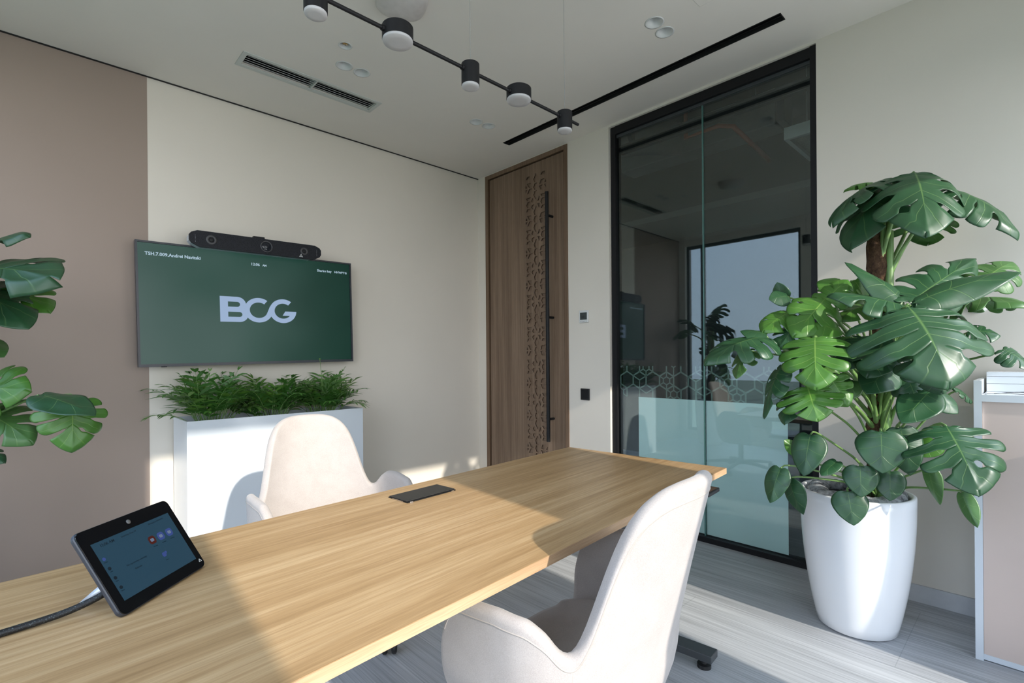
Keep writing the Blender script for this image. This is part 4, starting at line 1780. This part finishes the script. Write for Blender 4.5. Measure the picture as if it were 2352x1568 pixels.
    tl = Vector((0, rl * math.sin(bend), -rl * (1 - math.cos(bend))))
    # frame: local tip vector -> chord
    yv = chord.normalized()
    nv = Vector(normal)
    nv = (nv - yv * nv.dot(yv)).normalized()
    xv = yv.cross(nv)
    ly = tl.normalized()
    lx = Vector((1, 0, 0))
    lz = lx.cross(ly)
    A_ = Matrix((xv, yv, nv)).transposed()
    B_ = Matrix((lx, ly, lz)).transposed()
    s_ = Lc / tl.length
    Mx = Matrix.Translation(Vector(base)) @ (A_ @ B_.transposed()).to_4x4() @ Matrix.Scale(s_, 4)
    bm_.transform(Mx)
    return bm_


def monstera(root, specs, polep, seed):
    rg = random.Random(seed)
    n = 0
    for base, tip, wdt, nrm, kind, bend, lat, tone in specs:
        n += 1
        b = MB()
        b.bm.free()
        b.bm = leaf_mesh(base, tip, wdt, nrm, kind, bend, lat, seed * 100 + n)
        b.uv = True
        lo = b.build('leaf', LEAFM[tone], root, world=True, smooth=True, solid=0.0016)
        WM[lo.name] = WM[root.name]
        # petiole from the trunk to the leaf base
        B = Vector(base)
        z0 = max(polep[2] + .03, min(B.z - .18 - rg.uniform(0, .22), polep[3] - .05))
        if B.z < polep[2] + .22:
            z0 = polep[2] - .02
        an = math.atan2(B.y - polep[1], B.x - polep[0])
        S = Vector((polep[0] + math.cos(an) * .028, polep[1] + math.sin(an) * .028, z0))
        dirn = (Vector(tip) - B).normalized()
        mid = S.lerp(B, .5) + Vector((0, 0, .07 * (B - S).length))
        pre = B - dirn * .02 - Vector(nrm).normalized() * .045
        pts_ = smooth_pts([S, S.lerp(mid, .55) + Vector((0, 0, .02)), mid, pre.lerp(B, .2), B + dirn * .01], 2)
        big = wdt > .2
        r0, r1 = (.0105, .0045) if big else (.006, .0028)
        m_ = len(pts_)
        MB().tube(pts_, [r0 + (r1 - r0) * (i / m_) for i in range(m_)], 10).build('petiole', STEM, lo, world=True, smooth=True)


def moss_pole(root, x, y, z0, z1, r, seed):
    b = MB()
    pts_, rads = [], []
    for i in range(40):
        u = i / 39
        pts_.append((x + .008 * math.sin(u * 7 + seed), y + .008 * math.cos(u * 5), z0 + (z1 - z0) * u))
        rads.append(r * (1 + .10 * math.sin(u * 31) + .06 * math.sin(u * 77)))
    b.tube(pts_, rads, 20)
    b.build('moss_pole', COIR, root, world=True, smooth=True)
    # thick green climbing stem and roots
    st = MB()
    P = []
    for i in range(30):
        u = i / 29
        a_ = 3.6 + u * 1.2
        P.append((x + math.cos(a_) * (r + .010), y + math.sin(a_) * (r + .010), z0 + (z1 - z0) * .97 * u))
    st.tube(P, [.022 - .008 * i / 29 for i in range(30)], 14)
    st.build('climbing_stem', STEM, root, world=True, smooth=True)
    rr = random.Random(seed)
    for q in range(14):
        zq = z0 + (z1 - z0) * rr.uniform(.05, .6)
        a_ = rr.uniform(2.4, 5.4)
        p = Vector((x + math.cos(a_) * (r + .006), y + math.sin(a_) * (r + .006), zq))
        pp = [p]
        for s in range(6):
            a_ += rr.uniform(-.35, .35)
            p = Vector((x + math.cos(a_) * (r + .012 + .01 * rr.random()), y + math.sin(a_) * (r + .012 + .01 * rr.random()), p.z - rr.uniform(.015, .035)))
            pp.append(p)
        MB().tube(smooth_pts(pp, 1), .0026, 6).build('aerial_root', simple('root_brown', (0.16, 0.085, 0.05), 0.8), root, world=True)


PX, PY = 2.655, .575
pot('tall glossy white tapered ceramic pot holding the large monstera on the right', PX, PY, .600, .212, .150)
t = thing('monstera', 'large swiss cheese plant on a coir pole in the tall white pot, right side', 'plant', (PX, PY, .55))
POLE_R = (2.70, .50, .60, 1.70)
moss_pole(t, POLE_R[0], POLE_R[1], .552, 1.78, .038, 3)
RIGHT_LEAVES=[
 ([2.602, 0.356, 1.953],[2.382, 0.289, 1.634],0.397,(-0.75, -0.35, 0.55),'M',0.7,0.95,0),
 ([2.742, 0.429, 1.984],[2.489, 0.559, 1.645],0.421,(-0.78, 0.25, 0.55),'M',0.8,0.85,0),
 ([2.833, 0.37, 1.846],[2.945, 0.347, 1.702],0.350,(0.3, -0.3, 0.9),'M',0.5,0.6,1),
 ([2.694, 0.268, 1.885],[2.71, 0.045, 1.639],0.256,(-0.35, -0.5, 0.8),'M',0.7,1.0,0),
 ([2.65, 0.447, 1.957],[2.433, 0.613, 1.747],0.240,(-0.7, 0.5, 0.6),'M',0.9,0.7,0),
 ([2.671, 0.497, 1.956],[2.625, 0.609, 1.936],0.135,(-0.3, 0.2, 0.9),'M',0.9,0.6,2),
 ([2.264, 0.332, 1.382],[2.141, 0.201, 1.089],0.488,(-0.62, -0.3, 0.7),'M',0.75,0.85,0),
 ([2.318, 0.336, 1.378],[2.173, 0.556, 1.44],0.210,(-0.45, -0.1, 0.9),'M',0.3,0.9,0),
 ([2.314, 0.339, 1.386],[2.7, 0.166, 1.59],0.248,(-0.72, -0.35, 0.45),'M',0.25,0.7,0),
 ([2.318, 0.336, 1.383],[2.533, 0.048, 1.492],0.149,(-0.62, -0.2, 0.7),'H',0.45,0.9,0),
 ([2.337, 0.345, 1.388],[2.338, 0.537, 1.573],0.134,(-0.35, -0.1, 0.9),'H',0.5,0.9,0),
 ([2.704, 0.258, 1.406],[2.583, 0.028, 1.379],0.283,(-0.3, -0.3, 0.9),'M',0.9,1.1,1),
 ([2.317, 0.281, 1.225],[2.251, 0.233, 1.068],0.228,(-0.9, -0.3, 0.3),'M',0.3,0.4,0),
 ([2.386, 0.243, 0.954],[2.261, 0.141, 0.734],0.324,(-0.8, -0.35, 0.4),'M',0.5,0.55,0),
 ([2.317, 0.419, 0.924],[2.272, 0.407, 0.764],0.171,(-0.92, -0.2, 0.3),'H',0.3,0.4,0),
 ([2.283, 0.479, 0.787],[2.25, 0.469, 0.669],0.122,(-0.92, -0.2, 0.3),'H',0.3,0.4,0),
 ([2.378, 0.403, 0.764],[2.34, 0.397, 0.652],0.109,(-0.92, -0.3, 0.25),'H',0.3,0.4,0),
 ([2.271, 0.518, 0.686],[2.241, 0.491, 0.56],0.126,(-0.9, -0.2, 0.35),'H',0.35,0.4,0),
 ([2.304, 0.652, 0.89],[2.238, 0.66, 0.718],0.134,(-0.95, 0, 0.3),'H',0.3,0.4,0),
 ([2.26, 0.75, 0.744],[2.203, 0.776, 0.595],0.105,(-0.9, 0.1, 0.3),'H',0.4,0.4,0),
 ([2.282, 0.729, 0.696],[2.281, 0.674, 0.552],0.097,(-0.8, 0.5, 0.3),'H',0.5,0.5,0),
 ([2.292, 0.553, 0.789],[2.209, 0.591, 0.738],0.068,(-0.5, -0.1, 0.8),'H',0.3,0.5,0),
 ([2.166, 0.77, 1.283],[1.88, 0.903, 1.18],0.242,(-0.45, -0.1, 0.85),'M',0.5,0.7,0),
 ([2.17, 0.766, 1.287],[2.137, 0.866, 1.308],0.162,(-0.3, -0.1, 0.9),'H',0.5,0.7,0),
 ([2.161, 0.595, 1.28],[2.05, 0.563, 1.079],0.267,(-0.9, -0.2, 0.4),'M',0.35,0.5,2),
 ([2.171, 0.627, 1.089],[2.122, 0.577, 0.956],0.249,(-0.85, -0.3, 0.4),'M',0.4,0.5,2),
 ([2.178, 0.717, 1.17],[2.099, 0.764, 0.953],0.122,(-0.75, 0.6, 0.2),'M',0.3,0.5,0),
 ([2.293, 0.718, 1.387],[2.161, 0.788, 1.302],0.180,(-0.4, -0.2, 0.85),'M',0.5,0.6,2),
 ([2.34, 0.742, 1.458],[2.278, 0.801, 1.444],0.093,(-0.9, 0, 0.4),'H',0.4,0.4,0),
 ([2.356, 0.768, 1.443],[2.336, 0.787, 1.522],0.075,(-0.9, 0, 0.4),'H',0.4,0.4,0),
 ([2.342, 0.603, 1.438],[2.167, 0.672, 1.275],0.209,(-0.5, -0.5, 0.7),'M',0.5,0.5,2),
 ([2.465, 0.582, 1.526],[2.382, 0.633, 1.466],0.128,(-0.4, -0.3, 0.8),'H',0.8,0.7,2),
 ([2.394, 0.415, 1.276],[2.257, 0.449, 1.118],0.224,(-0.85, -0.2, 0.4),'M',0.5,0.6,0),
 ([2.393, 0.485, 1.282],[2.306, 0.54, 1.145],0.207,(-0.8, 0.1, 0.5),'M',0.5,0.6,0),
 ([2.457, 0.286, 1.071],[2.323, 0.358, 0.95],0.146,(-0.8, -0.1, 0.5),'H',0.4,0.4,0),
 ([2.483, 0.289, 1.061],[2.502, 0.216, 0.982],0.115,(-0.6, -0.3, 0.7),'H',0.5,0.5,0),
 ([2.472, 0.3, 0.782],[2.479, 0.266, 0.635],0.073,(-0.6, 0.5, 0.5),'H',0.4,0.8,1),
 ([2.403, 0.2, 0.717],[2.363, 0.155, 0.603],0.061,(-0.6, 0.4, 0.5),'H',0.4,0.8,1),
 ([2.493, 0.39, 0.926],[2.499, 0.357, 0.728],0.138,(-0.9, -0.3, 0.3),'H',0.3,0.4,0),
 ([2.623, 0.239, 1.064],[2.705, 0.188, 1.011],0.069,(-0.5, -0.3, 0.7),'M',0.6,0.6,0),
 ([2.607, 0.351, 1.176],[2.6, 0.358, 1.052],0.142,(-0.8, -0.4, 0.3),'H',0.3,0.5,1),
 ([2.43, 0.56, 1.286],[2.433, 0.585, 1.178],0.163,(-0.7, -0.5, 0.4),'H',0.4,0.5,2),
 ([2.335, 0.678, 1.252],[2.269, 0.741, 1.18],0.145,(-0.6, -0.3, 0.6),'M',0.5,0.5,1),
 ([2.457, 0.631, 1.178],[2.403, 0.683, 1.067],0.149,(-0.6, -0.4, 0.6),'M',0.5,0.5,2),
 ([2.398, 0.094, 1.222],[2.392, 0.017, 1.149],0.117,(-0.5, -0.3, 0.8),'M',0.5,0.7,0),
 ([2.384, 0.521, 1.108],[2.323, 0.552, 1.023],0.104,(-0.6, -0.3, 0.6),'H',0.5,0.5,1),
 ([2.598, 0.29, 0.865],[2.56, 0.326, 0.796],0.087,(-0.6, -0.3, 0.6),'H',0.5,0.5,2),
 ([2.423, 0.733, 0.778],[2.375, 0.778, 0.836],0.069,(-0.6, -0.3, 0.6),'H',0.5,0.5,2),
 ([2.717, 0.591, 1.553],[2.76, 0.55, 1.434],0.179,(-0.6, -0.4, 0.5),'H',0.5,0.5,2),
 ([2.331, 0.612, 1.41],[2.409, 0.539, 1.515],0.160,(-0.5, -0.3, 0.7),'M',0.6,0.6,2),
 ([2.249, 0.622, 1.335],[2.272, 0.531, 1.281],0.154,(-0.6, -0.3, 0.7),'H',0.6,0.6,2),
 ([2.267, 0.674, 1.339],[2.148, 0.718, 1.233],0.175,(-0.6, 0, 0.7),'M',0.5,0.6,0),
 ([2.229, 0.572, 1.129],[2.23, 0.502, 1.007],0.150,(-0.8, -0.3, 0.4),'M',0.5,0.6,2),
 ([2.252, 0.688, 1.056],[2.159, 0.707, 0.93],0.140,(-0.8, 0.2, 0.4),'M',0.5,0.6,0),
 ([2.437, 0.416, 1.161],[2.302, 0.461, 1.054],0.152,(-0.8, -0.2, 0.4),'H',0.5,0.6,0),
 ([2.449, 0.363, 1.127],[2.421, 0.32, 1.005],0.133,(-0.8, -0.3, 0.3),'M',0.5,0.6,0),
 ([2.52, 0.502, 1.413],[2.383, 0.564, 1.347],0.162,(-0.6, -0.1, 0.8),'M',0.6,0.6,2),
 ([2.659, 0.164, 1.479],[2.828, 0.072, 1.572],0.205,(-0.5, -0.4, 0.7),'M',0.6,0.7,1),
 ([2.554, 0.194, 1.292],[2.579, 0.101, 1.272],0.146,(-0.6, -0.3, 0.7),'M',0.6,0.7,0),
 ([2.163, 0.841, 1.235],[2.073, 0.858, 1.111],0.126,(-0.6, 0.2, 0.7),'M',0.6,0.6,1),
 ([2.696, 0.473, 1.499],[2.674, 0.425, 1.362],0.132,(-0.6, -0.4, 0.5),'H',0.5,0.5,2),
]
LEFT_LEAVES=[
 ([-0.214, 3.031, 1.556],[0.072, 2.594, 1.519],0.499,(0.05, -0.85, 0.5),'M',0.55,0.6,0),
 ([-0.217, 3.076, 1.547],[-0.014, 2.745, 1.336],0.369,(0.15, -0.9, 0.4),'M',0.5,0.5,0),
 ([-0.153, 3.042, 1.677],[-0.013, 2.84, 1.724],0.198,(0.1, -0.8, 0.6),'M',0.5,0.5,0),
 ([-0.089, 3.037, 1.528],[0.051, 2.848, 1.409],0.220,(0.2, -0.9, 0.4),'M',0.4,0.4,2),
 ([-0.186, 2.936, 1.075],[-0.01, 2.741, 1.091],0.293,(0, -0.88, 0.45),'M',0.7,0.5,2),
 ([-0.161, 2.912, 1.014],[-0.002, 2.733, 0.881],0.241,(0.1, -0.85, 0.5),'M',0.6,0.5,1),
 ([0.007, 2.725, 1.074],[0.17, 2.487, 0.993],0.152,(0.2, -0.8, 0.6),'H',0.3,0.4,0),
 ([0.111, 2.709, 1.069],[0.109, 2.656, 0.838],0.253,(0.1, -0.9, 0.45),'M',0.3,0.6,2),
 ([-0.177, 2.996, 1.293],[-0.087, 2.911, 1.221],0.142,(0.1, -0.8, 0.5),'H',0.4,0.5,1),
 ([-0.179, 2.998, 0.85],[-0.087, 2.911, 0.792],0.106,(0.1, -0.8, 0.5),'M',0.4,0.5,0),
 ([-0.346, 3.088, 1.743],[-0.268, 2.876, 1.912],0.371,(0.2, -0.5, 0.8),'M',0.5,0.7,0),
 ([-0.45, 3.462, 1.722],[-0.654, 3.518, 1.591],0.428,(-0.2, -0.5, 0.8),'M',0.5,0.7,0),
 ([-0.282, 2.889, 1.419],[-0.235, 2.706, 1.158],0.352,(0.2, -0.8, 0.5),'M',0.5,0.7,0),
 ([-0.386, 3.125, 1.328],[-0.575, 3.305, 1.087],0.346,(-0.3, -0.6, 0.6),'M',0.5,0.7,0),
 ([-0.287, 3.031, 1.084],[-0.321, 2.926, 0.861],0.236,(0.1, -0.9, 0.4),'H',0.4,0.5,0),
 ([-0.399, 3.552, 1.585],[-0.202, 3.434, 1.47],0.362,(0.5, 0.1, 0.8),'M',0.5,0.6,1),
]

monstera(t, RIGHT_LEAVES, POLE_R, 5)

pot('tall glossy white tapered ceramic pot holding the monstera cut by the left edge', -.43, 3.16, .600, .200, .150)
t = thing('monstera', 'swiss cheese plant at the left edge, large split leaves against the taupe wall', 'plant', (-.43, 3.16, .55))
POLE_L = (-.43, 3.17, .60, 1.75)
moss_pole(t, POLE_L[0], POLE_L[1], .552, 1.72, .038, 8)
monstera(t, LEFT_LEAVES, POLE_L, 9)

# ================================================================= city outside the windows
struct('ground', MB().box(-900, -12, -500, 900, -42, -40), GROUND)
rb = random.Random(4)
kinds = ['pale low office block', 'grey flat-roofed tower', 'white apartment slab', 'brown brick block', 'wide beige hall', 'slim light tower']
for q in range(6):
    yy = 60 + q * 48
    xx = -150 - rb.uniform(0, 90)
    wq, hq = rb.uniform(10, 24), rb.uniform(6, 30)
    t = thing('building', kinds[q % 6] + ' far outside the window, seen only in the glass reflection', 'building', (xx, yy, -40), group='distant city buildings')
    MB().box(-wq / 2, wq / 2, -wq / 2, wq / 2, 0, hq).build('walls', BUILD, t)
    MB().box(-wq / 2 - .3, wq / 2 + .3, -wq / 2 - .3, wq / 2 + .3, hq, hq + 1).build('roof', DARKG, t)
    b_ = MB()
    for fl in range(1, int(hq // 4)):
        b_.box(wq / 2, wq / 2 + .1, -wq / 2 + 1, wq / 2 - 1, fl * 4, fl * 4 + 1.8)
    if len(b_.bm.verts):
        b_.build('window_band', WINFR, t)
